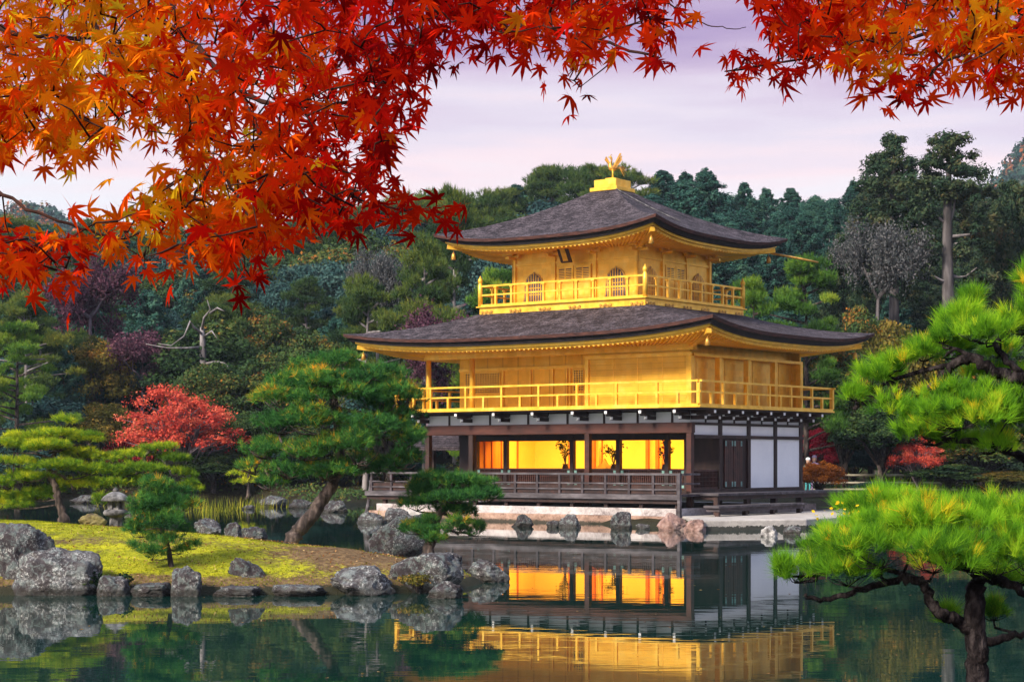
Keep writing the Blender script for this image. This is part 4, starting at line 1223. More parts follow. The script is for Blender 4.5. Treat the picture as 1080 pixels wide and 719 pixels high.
for v in pv: MB().b(U1+.002, U1+.075, v-.075, v+.075, z3, 9.75).build("pillar", M['gold'], PAV)
for zz, hh in ((9.50, .09), (8.02, .10)):
    MB().b(U0-.05, U1+.05, T0-.05, T0-.003, zz, zz+hh).build("wall_beam", M['gold'], PAV)
    MB().b(U0-.05, U0-.003, T0-.05, T1+.05, zz, zz+hh).build("wall_beam", M['gold'], PAV)
def dougong(u, v, du, dv):
    mb = MB()
    mb.bar(P3(u, v, 9.80), P3(u+du*.45, v+dv*.45, 9.80), .13, .10)
    mb.bar(P3(u+du*.12-dv*.32, v+dv*.12-du*.32, 9.86), P3(u+du*.12+dv*.32, v+dv*.12+du*.32, 9.86), .11, .09)
    mb.bar(P3(u+du*.42-dv*.24, v+dv*.42-du*.24, 9.94), P3(u+du*.42+dv*.24, v+dv*.42+du*.24, 9.94), .11, .09)
    for s in (-.3, 0, .3): mb.bar(P3(u+du*.12+dv*s, v+dv*.12+du*s, 9.90), P3(u+du*.12+dv*s, v+dv*.12+du*s, 9.97), .13, .13)
    mb.build("eave_bracket", M['gold'], PAV)
for u in pu: dougong(u, T0-.02, 0, -1)
for v in pv: dougong(U0-.02, v, -1, 0)
def bell_window(c, along_u):
    W, Hh, zb = .40, 1.06, z3 + .16
    prof = [(-W*1.08, 0), (-W*.98, .25), (-W*.96, .55), (-W*.80, .80), (-W*.45, .96), (-W*.16, 1.0), (0, Hh)]
    poly = prof + [(-x, y) for x, y in prof[-2::-1]]
    big = [(x * 1.16, y * 1.05) for x, y in poly]
    if along_u: o, ax, az = P3(c, T0-.012, zb), (1, 0, 0), (0, -.03, 0)
    else: o, ax, az = P3(U0-.012, c, zb), (0, 1, 0), (.03, 0, 0)
    wv = MB().prism(big, o, ax, (0, 0, 1), az).build("bell_window", M['gold_old'], PAV)
    az2 = Vector(az) * .4
    o2 = Vector(o) + Vector(az) * 1.02 if along_u else Vector(o) - Vector((.0306 + .012, 0, 0))
    if not along_u:
        wv.data.transform(__import__('mathutils').Matrix.Translation((.0, 0, 0)))
    pn = MB().prism([(x, y + .01) for x, y in poly], o2, ax, (0, 0, 1), (0, -.008, 0) if along_u else (-.008, 0, 0))
    pn.build("window_pane", M['lattice'], wv)
    mb = MB()
    for k in range(-3, 4):
        x = k * W / 3.6
        h = np.interp(abs(x), [0, W*.16, W*.45, W*.8, W], [Hh, 1.0, .95, .78, .2])
        if along_u: mb.b(c + x - .014, c + x + .014, T0-.070, T0-.054, zb, zb + h)
        else: mb.b(U0-.078, U0-.064, c + x - .014, c + x + .014, zb, zb + h)
    for z in (.25, .5, .72):
        if along_u: mb.b(c - W*.9, c + W*.9, T0-.068, T0-.056, zb+z-.012, zb+z+.012)
        else: mb.b(U0-.076, U0-.066, c - W*.9, c + W*.9, zb+z-.012, zb+z+.012)
    mb.build("window_bars", M['gold'], wv)
bell_window((pu[0]+pu[1])/2, True); bell_window((pu[2]+pu[3])/2, True)
bell_window((pv[0]+pv[1])/2, False); bell_window((pv[2]+pv[3])/2, False)
def panel_door(a, b, along_u):
    mid = (a + b) / 2
    for s0, s1 in ((a, mid - .015), (mid + .015, b)):
        bx = (lambda mb, x0, x1, o0, o1, q0, q1: mb.b(x0, x1, T0-o1, T0-o0, q0, q1)) if along_u else (lambda mb, x0, x1, o0, o1, q0, q1: mb.b(U0-o1, U0-o0, x0, x1, q0, q1))
        d = MB(); bx(d, s0, s1, .004, .045, z3+.14, 9.40); dl = d.build("panel_door", M['gold'], PAV)
        for q0, q1 in ((8.85, 9.28),):
            p = MB(); bx(p, s0+.07, s1-.07, .046, .05, q0, q1); p.build("door_grille_backing", M['lattice'], dl)
            g = MB()
            for k in range(1, 7):
                z = q0 + (q1-q0)*k/7; bx(g, s0+.07, s1-.07, .051, .066, z-.018, z+.018)
            for k in range(0, 3):
                x = s0+.07 + (s1-s0-.14)*k/2; bx(g, x-.02, x+.02, .051, .07, q0, q1)
            g.build("door_grille", M['gold'], dl)
        f = MB()
        for x in (s0+.03, s1-.03): bx(f, x-.025, x+.025, .046, .07, z3+.16, 9.38)
        for z in (8.2, 8.78, 9.34): bx(f, s0+.055, s1-.055, .046, .068, z-.02, z+.02)
        f.build("door_frame", M['gold'], dl)
panel_door(pu[1]+.16, pu[2]-.16, True); panel_door(pv[1]+.14, pv[2]-.14, False)
# name board under the eave: dark frame round a gilt face
cu_ = (pu[1]+pu[2])/2
nb = MB(); nb.quad8([P3(cu_+.24, T0-.55, 9.46), P3(cu_-.24, T0-.55, 9.46), P3(cu_-.24, T0-.47, 9.44), P3(cu_+.24, T0-.47, 9.44), P3(cu_+.24, T0-.85, 10.0), P3(cu_-.24, T0-.85, 10.0), P3(cu_-.24, T0-.77, 9.98), P3(cu_+.24, T0-.77, 9.98)])
nbo = nb.build("name_board", M['wood'], PAV)
fb = MB(); fb.quad8([P3(cu_+.11, T0-.578, 9.50), P3(cu_-.11, T0-.578, 9.50), P3(cu_-.11, T0-.55, 9.50), P3(cu_+.11, T0-.55, 9.50), P3(cu_+.11, T0-.868, 10.02), P3(cu_-.11, T0-.868, 10.02), P3(cu_-.11, T0-.84, 10.02), P3(cu_+.11, T0-.84, 10.02)])
fb.build("board_face", M['gold'], nbo)
# roof top: pedestal and phoenix
pd = MB().b(5.87-.62, 5.87+.62, 3.89-.62, 3.89+.62, 12.36, 12.50).build("finial_pedestal", M['gold'], PAV, bevel=.01)
MB().b(5.87-.50, 5.87+.50, 3.89-.50, 3.89+.50, 12.501, 12.80).build("pedestal_box", M['gold'], pd, bevel=.01)
MB().b(5.87-.20, 5.87+.20, 3.89-.20, 3.89+.20, 12.801, 12.89).build("pedestal_cap", M['gold'], pd, bevel=.01)
def phoenix():
    # faces left in the picture: local axis f = forward; built on the cap
    c = Vector(P3(5.87, 3.89, 12.89))
    a = R(37.2)
    fx = Vector((-math.cos(a), -math.sin(a), 0)); sx = Vector((math.sin(a), -math.cos(a), 0))   # picture-left, towards the viewer
    Q = lambda x, y, z: tuple(c + fx * x + sx * y + Vector((0, 0, z)))
    mb = MB()
    mb.tube([Q(-.16, 0, .36), Q(-.05, 0, .36), Q(.06, 0, .40), Q(.10, 0, .50), Q(.05, 0, .60), Q(.03, 0, .70), Q(.05, 0, .78), Q(.08, 0, .82), Q(.16, 0, .80)], [.03, .10, .11, .075, .045, .035, .05, .045, .008], 9)
    o = mb.build("phoenix_statue", M['gold_old'], PAV, True)
    for s in (-1, 1):
        MB().tube([Q(.0, s*.07, .33), Q(-.01, s*.08, .17), Q(.0, s*.08, .0)], [.035, .022, .03], 7).build("leg", M['gold'], o, True)
        w_ = MB()
        for k, (dx, dz) in enumerate(((-.26, .50), (-.30, .40), (-.31, .29)) if s > 0 else ((.20, .42), (.23, .34))):
            w_.bar(Q((-.04 if s > 0 else .04) - .03*k, s*.08, .42 - .02*k), Q((-.04 if s > 0 else .04) + dx, s*.20, .42 + dz), .085 - .015*k, .02, (.3, 1, .2))
        w_.build("wing", M['gold_old'], o)
    t = MB()
    for k, (dx, dz) in enumerate(((-.46, .36), (-.43, .24), (-.37, .14), (-.31, .08))):
        t.tube([Q(-.12, 0, .38), Q(-.12 + dx*.55, .03*(k-2), .40 + (dz-.1)*.25), Q(-.12 + dx, .05*(k-2), dz)], [.03, .032, .012], 6)
    t.build("tail", M['gold_old'], o, True)
    MB().tube([Q(.07, 0, .85), Q(.05, 0, .90), Q(.0, 0, .88)], [.015, .02, .006], 6).build("crest_feather", M['gold_old'], o, True)
phoenix()
# lightning conductor down the right slope and the dragon-mouth gutter rod at the right corner
mb = MB(); pts = []
for t in np.linspace(0.04, .62, 10):
    u = 5.87 - .42 + (U0 - 2.2 - 5.45) * t; v = 3.2 + t * .6
    tt = 1 - t
    pts.append(P3(u, v - 0.0, 10.29 + (12.46-10.29) * (.70*tt + .30*tt*tt) + .035))
MB().tube(pts, .016, 5).build("conductor_strip", M['stone'], UR)
MB().tube([P3(U0-1.7, T1+1.7, 10.12), P3(U0-2.5, T1+2.6, 9.93), P3(U0-3.0, T1+3.1, 9.80)], [.05, .045, .04], 7).build("gutter_spout", M['gold_old'], UR, True)

# ---- dark veranda deck with rails round the front, and the fishing deck on the left
dk = MB(); dk.b(-.55, 13.4, -1.62, -.11, .96, 1.04); DECK = dk.build("veranda_deck", M['wood_mid'], PAV)
MB().b(-.60, 13.45, -1.70, -1.621, .86, 1.03).build("deck_edge", M['wood_grey'], DECK)
MB().b(-.60, 13.45, -1.60, -1.50, .72, .855).build("deck_beam", M['wood'], DECK)
for u in np.arange(-.4, 13.4, 1.45): MB().b(u-.07, u+.07, -1.50, -1.36, -.6, .95).build("deck_post", M['wood'], DECK)
rl = MB()
rl.bar(P3(-.7, -1.5, 1.72), P3(13.45, -1.5, 1.72), .10, .07); rl.bar(P3(-.5, -1.5, 1.40), P3(13.4, -1.5, 1.40), .06, .05); rl.bar(P3(-.5, -1.5, 1.20), P3(13.4, -1.5, 1.20), .05, .05)
RAIL = rl.build("deck_railing", M['wood_grey'], PAV)
MB().b(-.5, 13.4, -1.47, -1.44, 1.06, 1.34).build("kick_board", M['wood'], RAIL)
for u in np.arange(-.45, 13.4, .98): MB().b(u-.045, u+.045, -1.54, -1.46, 1.041, 1.685).build("post", M['wood_mid'], RAIL)
MB().b(-.66, -.56, -1.72, -1.60, -.3, 1.76).build("corner_post", M['wood_grey'], RAIL)
rl = MB(); rl.bar(P3(-.55, -1.5, 1.72), P3(-.55, -.3, 1.72), .09, .07); rl.bar(P3(-.55, -1.5, 1.40), P3(-.55, -.3, 1.40), .06, .05); rl.build("handrail", M['wood_grey'], RAIL)
MB().tube([P3(13.55, -1.75, -.6), P3(13.40, -1.55, .6), P3(13.3, -1.45, 1.75)], [.06, .06, .05], 6).build("prop_post", M['wood_grey'], DECK)
# stepped veranda along the white panels
vd = MB(); vd.b(-1.28, -.12, -.25, W2+1.1, .98, 1.07); VD = vd.build("veranda", M['wood_grey'], PAV, bevel=.01)
MB().b(-1.2, -.2, -.15, W2+1.0, .84, .975).build("veranda_joist", M['wood'], VD)
for v in (-.1, 1.9, 3.9, 5.8, W2+.8):
    MB().b(-1.2, -1.04, v-.07, v+.07, .2, .975).build("veranda_post", M['wood'], VD)
st = MB(); st.b(-2.05, -1.45, -1.5, 4.6, .60, .68); ST = st.build("step_bench", M['wood_grey'], PAV, bevel=.01)
MB().b(-2.0, -1.5, -1.4, 4.5, .48, .597).build("step_joist", M['wood_mid'], ST)
for v in (-1.3, .5, 2.4, 4.3): MB().b(-1.95, -1.8, v-.06, v+.06, .2, .597).build("step_post", M['wood'], ST)
# fishing deck roof
def annex():
    a0, a1, b0, b1 = W1+.3, W1+3.2, 3.6, 6.4
    for u in (a0+.1, a1-.3):
        for v in (b0+.2, b1-.2): MB().b(u-.08, u+.08, v-.08, v+.08, -.6, 2.7).build("annex_pillar", M['wood'], PAV)
    MB().b(a0, a1, b0, b1, .95, 1.05).build("annex_floor", M['wood'], PAV)
    r = MB(); zr = 3.45; ze = 2.72; c = (b0+b1)/2
    n = 8
    rows = []
    for j in range(2*n+1):
        t = j/n - 1
        z = ze + (zr-ze) * (1-abs(t)) ** 1.25
        rows.append((c + t*(b1-b0+1.2)/2, z))
    b = 0
    for v, z in rows:
        r.v += [P3(a0-.3, v, z), P3(a1+.5, v, z), P3(a0-.3, v, z-.14), P3(a1+.5, v, z-.14)]
    for j in range(2*n):
        k = 4*j
        r.f += [(k, k+1, k+5, k+4), (k+2, k+6, k+7, k+3), (k+1, k+3, k+7, k+5), (k, k+4, k+6, k+2)]
    r.f += [(0, 2, 3, 1), (8*n, 8*n+1, 8*n+3, 8*n+2)]
    o = r.build("annex_roof", M['roof'], PAV)
    MB().bar(P3(a0-.32, c, zr+.05), P3(a1+.55, c, zr+.05), .22, .16).build("ridge_beam", M['roof_edge'], o)
    rr = MB()
    for z in (1.35, 1.72): rr.bar(P3(a0, b0, z), P3(a1, b0, z), .08, .06); rr.bar(P3(a1, b0, z), P3(a1, b1, z), .08, .06)
    rr.build("annex_railing", M['wood_grey'], PAV)
annex()

# flower stands inside the room, with the blossoms' silhouette darkness put into their colour
def flower_vase(u, v, h, label):
    r = tag(empty("flower_vase", pav_world(u, v, 1.16)), label, "vase", "flower arrangements in the lit room")
    MB().lathe([(.10, 0), (.10, .55), (.07, .6)], 8).build("stand", M['wood'], r)
    MB().lathe([(.05, .6), (.11, .66), (.13, .76), (.09, .85), (.12, .9)], 10).build("vase", M['wood'], r, True)
    rng = rs(int(u * 100)); mb = MB(); ts = []
    for k in range(9):
        e = np.array([rng.normal() * .20, rng.normal() * .2, .95 + h * (.35 + .65 * rng.random())])
        mb.tube([(0, 0, .85), tuple(e * np.array([.5, .5, 1]) - np.array([0, 0, .12])), tuple(e)], [.012, .01, .006], 4); ts.append(e)
        ts.append(e * np.array([.6, .6, .92]))
    mb.build("stems", M['wood'], r)
    C = np.repeat(np.array(ts), 9, 0) + rng.normal(size=(len(ts)*9, 3)) * .06
    V, Fc, t = cards(C, rng.normal(size=C.shape), .05, rng, .8)
    link("blossoms", np_mesh("blossoms", V, Fc, t), M['f_cedar'], r)
flower_vase(7.5, 3.1, .95, "spreading flower arrangement in the wide left lit window")
flower_vase(5.2, 3.0, .8, "low flower arrangement in the lit window right of the front pillar")
flower_vase(2.75, 2.7, 1.0, "tall dark flower arrangement in the right lit window")
def offering_table():
    r = tag(empty("altar_table", pav_world(6.5, 4.3, 1.16), R(-37.2)), "low dark altar table with a peaked ornament in the left lit window", "table")
    MB().box(-.75, .75, -.25, .25, .60, .68).build("tabletop", M['wood_red'], r)
    for x in (-.65, .65):
        for y in (-.18, .18): MB().box(x-.04, x+.04, y-.04, y+.04, 0, .60).build("leg", M['wood_red'], r)
    MB().prism([(-.5, 0), (-.3, .14), (-.12, .2), (0, .42), (.14, .2), (.34, .13), (.5, 0)], (0, .05, .68), (1, 0, 0), (0, 0, 1), (0, -.1, 0)).build("ornament", M['gold_old'], r)
offering_table()

# ------------------------------------------------------------------ stone terrace
def terrace():
    pts = [pav_world(-.6, -1.5, 0), Vector((5.9, 58.9, 0)), Vector((7.4, 59.4, 0)), Vector((9.4, 60.2, 0)), Vector((10.9, 62.4, 0)), Vector((12.6, 65.2, 0)), Vector((15.5, 70.5, 0)), Vector((18, 77, 0)), pav_world(-.4, 11, 0)]
    mb = MB(); mb.prism([(p.x, p.y) for p in pts], (0, 0, -.8), (1, 0, 0), (0, 1, 0), (0, 0, 1.12))
    m, nt, p = new_mat("terrace_stone")
    n1 = tex_noise(nt, 1.2, 7, rough=.65); n2 = tex_noise(nt, 8, 5, rough=.7)
    r = ramp_node(nt, [(.32, (.20, .18, .17)), (.5, (.36, .33, .31)), (.68, (.50, .46, .43))])
    nt.links.new(mth(nt, 'MULTIPLY_ADD', n1.outputs[0], .6, mth(nt, 'MULTIPLY', n2.outputs[0], .4)), r.inputs[0])
    g = nt.nodes.new("ShaderNodeNewGeometry"); s = nt.nodes.new("ShaderNodeSeparateXYZ"); nt.links.new(g.outputs["Position"], s.inputs[0])
    low = mth(nt, 'LESS_THAN', s.outputs[2], mth(nt, 'MULTIPLY_ADD', n2.outputs[0], .3, -.03))
    nt.links.new(mixc(nt, r.outputs[0], (.035, .035, .03), low), p.inputs["Base Color"])
    p.inputs["Roughness"].default_value = .9
    bn = nt.nodes.new("ShaderNodeBump"); bn.inputs["Strength"].default_value = .6; bn.inputs["Distance"].default_value = .04
    nt.links.new(n2.outputs[0], bn.inputs["Height"]); nt.links.new(bn.outputs[0], p.inputs["Normal"])
    tag(mb.build("stone_terrace", m, bevel=.04), "pale stone terrace beside the pavilion's white panels at the water", "terrace")
terrace()

# ------------------------------------------------------------------ rocks
def rock(px, py, Y, w, h, seed, label, mat='rock', d=None, tilt=0, cuts=9, z=None):
    """boulder of w by h image pixels whose foot is at (px, py) at depth Y"""
    k = Y / F
    X = (px - CX) * k
    z0 = EYE + (HY - py) * k if z is None else z
    rng = rs(seed)
    bm = bmesh.new(); bmesh.ops.create_icosphere(bm, subdivisions=5, radius=1.0)
    planes = [(Vector(unit(rng.normal(size=3) * np.array([1, 1, .7]))), .55 + .28 * rng.random()) for _ in range(cuts)]
    cr_ = rng.uniform(1.2, 2.2)
    so = Vector((seed * 3.1, seed * 1.7, 0))
    for v in bm.verts:
        c = v.co.copy()
        for n_, dd in planes:
            t = c.dot(n_) - dd
            if t > 0: c -= n_ * t * .92
        if cuts >= 14:
            mx = max(abs(c.x), abs(c.y), abs(c.z)); c = c.lerp(c / max(mx, .01) * .8, .45)
        f = 1 + .16 * mnoise.noise(c * 1.6 + so) + .08 * mnoise.noise(c * 4 + so) + .05 * abs(mnoise.noise(c * 8 + so)) + .045 * mnoise.noise(c * 15 + so) - .10 * max(0, .12 - abs(mnoise.noise(Vector((c.x * cr_, c.y * cr_, c.z * cr_ * 1.6)) + so))) / .12
        v.co = c * f
    xs = [v.co.x for v in bm.verts]; zs = [v.co.z for v in bm.verts]; ys = [v.co.y for v in bm.verts]
    W, Hh = w * k, h * k
    dep = (d or w * .8) * k
    for v in bm.verts:
        x = ((v.co.x - min(xs)) / (max(xs) - min(xs)) - .5) * W
        y = ((v.co.y - min(ys)) / (max(ys) - min(ys)) - .5) * dep
        zz = (v.co.z - min(zs)) / (max(zs) - min(zs)) * (Hh * 1.5) - Hh * .5
        v.co = Vector((x + tilt * zz, y, zz))
    me = bpy.data.meshes.new("rock"); bm.to_mesh(me); bm.free()
    me.polygons.foreach_set('use_smooth', [True] * len(me.polygons))
    o = link("rock", me, M[mat]); o.location = (X, Y, z0)
    return tag(o, label, "rock")
WY = lambda py: EYE * F / (py - HY)
rock(16, 622, 31.6, 88, 72, 1, "big dark boulder at the left edge of the pond bank", d=60)
rock(62, 624, 31.0, 96, 48, 2, "broad flat-topped boulder right of the big left-edge one", d=60, cuts=14)
rock(121, 628, 30.7, 36, 22, 3, "squat upright stone between the mossy gap and the pine stem", cuts=14)
rock(160, 628, 30.6, 44, 14, 4, "low pale flat stone left of the squared upright stone", cuts=14)
rock(197, 628, 30.6, 34, 32, 5, "squared upright stone at the foot of the small pine", cuts=15)
rock(250, 628, 30.7, 52, 11, 6, "low edging stone under the tilted rock", cuts=14)
rock(270, 620, 31.6, 42, 33, 7, "tilted pale-topped rock leaning left on the bank", tilt=-.55)
rock(316, 628, 30.7, 60, 12, 8, "long low edging stone left of the lichen mound rock", cuts=14)
rock(382, 627, 30.9, 70, 31, 9, "lichen-spotted rounded rock at the water, left of the largest one", d=60)
rock(449, 622, 31.6, 82, 40, 10, "largest lichen-covered boulder at the island tip", d=70)
rock(469, 630, 30.2, 40, 18, 11, "small rock in the water before the largest boulder")
rock(472, 596, 34.6, 32, 14, 12, "pale rock behind the largest boulder")
rock(512, 611, 34.2, 52, 22, 13, "dark purple rock alone at the island's right end", d=40)
rock(219, 562, 44.0, 30, 16, 14, "pale-topped rock on the lawn's far edge behind the small pine")
rock(246, 563, 43.4, 21, 13, 15, "pointed grey rock in the middle of the three at the lawn's far edge")
rock(268, 566, 42.0, 28, 11, 16, "low whitish rock, right one of three at the lawn's far edge")
rock(418, 581, 39.5, 70, 40, 17, "large dark slanting rock beside the low spreading pine", tilt=.5, d=50)
rock(391, 556, 66.0, 31, 14, 18, "rounded greenish rock in the water under the deck prop", z=-.05)
rock(418, 555, 66.8, 30, 17, 19, "grey rock under the fishing deck rail", z=-.05)
rock(436, 553, 67.6, 26, 14, 20, "pale rock at the left end of the footing", z=-.05, mat='stone_pale')
rock(551, 556, 62.4, 24, 15, 21, "grey stone against the pale footing, left of the row", z=-.05)
rock(601, 557, 61.6, 24, 16, 22, "grey stone against the pale footing below the front pillar", z=-.05)
rock(655, 558, 60.6, 23, 20, 23, "tall dark stone against the footing left of the ruddy rock", z=-.05, cuts=14)
rock(708, 560, 59.6, 32, 20, 24, "ruddy rock before the footing near the corner post", z=-.05, mat='rock_red')
rock(733, 560, 58.8, 24, 14, 25, "brown stone between the ruddy rock and the terrace", z=-.05, mat='rock_red')
rock(811, 567, 54.5, 19, 13, 26, "whitish rock in the water before the terrace", z=-.04, mat='rock_pale')
rock(836, 566, 55.6, 20, 11, 27, "grey rock in the water right of the whitish one", z=-.04)
rock(583, 557, 61.9, 14, 8, 28, "small flat stone in the water between two footing stones", z=-.03)
rock(678, 559, 60.2, 16, 7, 29, "small low stone beside the tall dark footing stone", z=-.03)
rock(98, 555, 41.0, 32, 14, 30, "mossy mound rock at the foot of the stone lantern", mat='moss_rock')
rock(143, 549, 43.5, 22, 13, 31, "dark rock right of the stone lantern")
rock(288, 536, 88.8, 30, 10, 32, "flat pale rock on the yellow islet behind the leaning pine", z=.1)
rock(316, 540, 86.5, 26, 10, 33, "dark rock at the right end of the yellow islet", z=-.02)
rock(262, 540, 84.5, 14, 5, 34, "tiny flat stone in the water left of the yellow islet", z=-.02)
rock(90, 532, 96.5, 34, 9, 35, "pale low rocks by the far shore behind the left garden pine", z=0)
rock(352, 545, 80, 32, 15, 36, "dark rock on the far shore behind the leaning trunk", z=-.1)

# ------------------------------------------------------------------ stone lantern
def lantern():
    Y = 41.5; k = Y / F; X = (122 - CX) * k; z0 = gz(X, Y) - .03
    r = tag(empty("stone_lantern", (X, Y, z0)), "small grey stone lantern with a mushroom cap on the mossy lawn", "lantern")
    t = EYE + (HY - 514) * k - z0
    S = t / .84
    f = lambda prof: [(a * S, b * S) for a, b in prof]
    MB().lathe(f([(.14, 0), (.13, .02), (.115, .26), (.13, .27)]), 6).build("base", M['stone'], r)
    MB().lathe(f([(.12, .27), (.23, .31), (.245, .36), (.22, .40), (.14, .42)]), 16).build("platform", M['stone'], r, True)
    fb = MB()
    for a in range(6):
        q = math.pi / 3 * a
        fb.tube([(.12*S*math.cos(q), .12*S*math.sin(q), .41*S), (.12*S*math.cos(q), .12*S*math.sin(q), .58*S)], .035*S, 6)
    fb.lathe(f([(.13, .41), (.13, .45)]), 6).lathe(f([(.13, .545), (.13, .58)]), 6)
    fb.build("light_chamber", M['stone'], r)
    MB().lathe(f([(.10, .575), (.27, .575), (.28, .60), (.24, .66), (.16, .72), (.07, .76), (.04, .765)]), 20).build("cap", M['stone'], r, True)
    MB().lathe(f([(.04, .762), (.06, .79), (.04, .82), (.01, .845)]), 12).build("finial", M['stone'], r, True)
lantern()

# ------------------------------------------------------------------ shaped garden pines
def garden_pine(name, foot, Y, trunk, pads, mat, bark, label, L=.10, nn=16, dens=1.0, wd=.0035, tr=(.12, .03), seed=1, limbs=(), base_z=None, fat=1.0, tvar=.16, spread=.75, cat="pine tree", tk=.45, group=None, tbias=.45, twigs=8):
    """trunk: image points (px, py, depth offset) from the foot up; pads: (px, py, rx, ry, depth offset[, depth radius])"""
    k = Y / F
    rng = rs(seed)
    W = lambda px, py, dy=0: at(px, py, Y + dy)
    fx, fy = foot
    O = W(fx, fy) if base_z is None else Vector(((fx - CX) * k, Y, base_z))
    r = tag(empty(name, O), label, cat, group)
    tp = [W(*q) - O for q in trunk]
    mb = MB()
    pts = [tp[0] + Vector((0, 0, -.25))]
    n = len(tp)
    for i in range(n - 1):                     # smooth the trunk line
        a, b, c, d = tp[max(i-1, 0)], tp[i], tp[i+1], tp[min(i+2, n-1)]
        for s in np.linspace(0, 1, 7)[:-1]:
            pts.append(.5 * ((2*b) + (c - a) * s + (2*a - 5*b + 4*c - d) * s*s + (3*b - a - 3*c + d) * s**3))
    pts.append(tp[-1])
    rad = [tr[0] + (tr[1] - tr[0]) * (i / (len(pts)-1)) ** .8 for i in range(len(pts))]
    rad[0] = tr[0] * 1.5; rad[1] = tr[0] * 1.3
    pts = [p + Vector(rng.normal(size=3) * rad[i] * .12) for i, p in enumerate(pts)]
    mb.tube(pts, rad, 10)
    mb.build("trunk", M[bark], r, True)
    skel = list(pts)
    lb = MB()
    for lm in limbs:
        q = [W(*p[:3]) - O for p in lm]
        rr = [p[3] if len(p) > 3 else None for p in lm]
        r0 = rr[0] if rr[0] else tr[0] * .5
        qq = []
        m = len(q)
        for i in range(m - 1):
            a, b, c, d = q[max(i-1, 0)], q[i], q[i+1], q[min(i+2, m-1)]
            for s in np.linspace(0, 1, 6)[:-1]:
                qq.append(.5 * ((2*b) + (c - a)*s + (2*a - 5*b + 4*c - d)*s*s + (3*b - a - 3*c + d)*s**3))
        qq.append(q[-1])
        qq = [p + Vector(rng.normal(size=3) * r0 * .18) for p in qq]
        lb.tube(qq, [r0 + (r0*.3 - r0) * i / (len(qq)-1) for i in range(len(qq))], 8)
        skel += qq
    SK = np.array([tuple(p) for p in skel])
    parts = []
    for pad in pads:
        px, py, rx, ry, dy = pad[:5]
        c = np.array(W(px, py, dy) - O)
        R3 = np.array([rx * k, (pad[5] if len(pad) > 5 else rx * .8) * k, ry * k * fat])
        # limb from skeleton to the pad, then twigs fanning under it
        root = c - np.array([0, 0, R3[2] * .55])
        dd = np.linalg.norm(SK - root, axis=1) + np.maximum(0, SK[:, 2] - root[2]) * .2 + np.maximum(0, root[2] - SK[:, 2]) * .35
        j = int(np.argmin(dd)); s0 = SK[j]
        rl = max(.012, tr[0] * .22) * tk * 2
        mid = (s0 + root) / 2 + np.array([rng.normal() * .05, rng.normal() * .05, -.06 * R3[0]])
        lb.tube([s0, mid, root], [rl, rl * .8, rl * .5], 6)
        for q in range(twigs):
            an = rng.uniform(0, 6.283); f = .45 + .5 * rng.random()
            e = c + R3 * np.array([math.cos(an) * f, math.sin(an) * f, -.15 + .4 * rng.random()])
            lb.tube([root, (root + e) / 2 + rng.normal(size=3) * R3[2] * .12 - np.array([0, 0, R3[2] * .12]), e], [rl * .45, rl * .3, rl * .12], 4)
        nsub = 4 + int(rng.integers(0, 3))
        for q in range(nsub):
            an = 6.283 * q / nsub + rng.normal() * .5; f = rng.uniform(.30, .72)
            sc_ = rng.uniform(.42, .66)
            cc = c + R3 * np.array([math.cos(an) * f, math.sin(an) * f, rng.uniform(-.35, .45)])
            Rs = R3 * np.array([sc_, sc_, rng.uniform(.45, .8)])
            area = 4 * Rs[0] * Rs[1] + 3 * Rs[2] * (Rs[0] + Rs[1])
            n = max(6, int(dens * area / (L * L) * .80))
            u = unit(rng.normal(size=(n, 3)))
            u[:, 2] = np.where(u[:, 2] < -.2, -u[:, 2], u[:, 2])
            lump = np.array([mnoise.noise(Vector(v) * 2.3 + Vector((px * .1, py * .1 + q, seed))) for v in u])
            rad_ = (.70 + .55 * lump + .25 * rng.random(n))[:, None]
            C = cc + u * Rs * rad_
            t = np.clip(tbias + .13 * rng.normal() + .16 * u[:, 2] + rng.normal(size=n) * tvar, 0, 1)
            parts.append(tufts(C, u * np.array([.8, .8, .5]) + np.array([0, 0, .75]), L * (.7 + .6 * rng.random(n)), rng, nn, wd, spread, t))
    if lb.v: lb.build("limbs", M[bark], r, True)
    V, Fc, t = join(parts)
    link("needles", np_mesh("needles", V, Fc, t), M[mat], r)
    return r

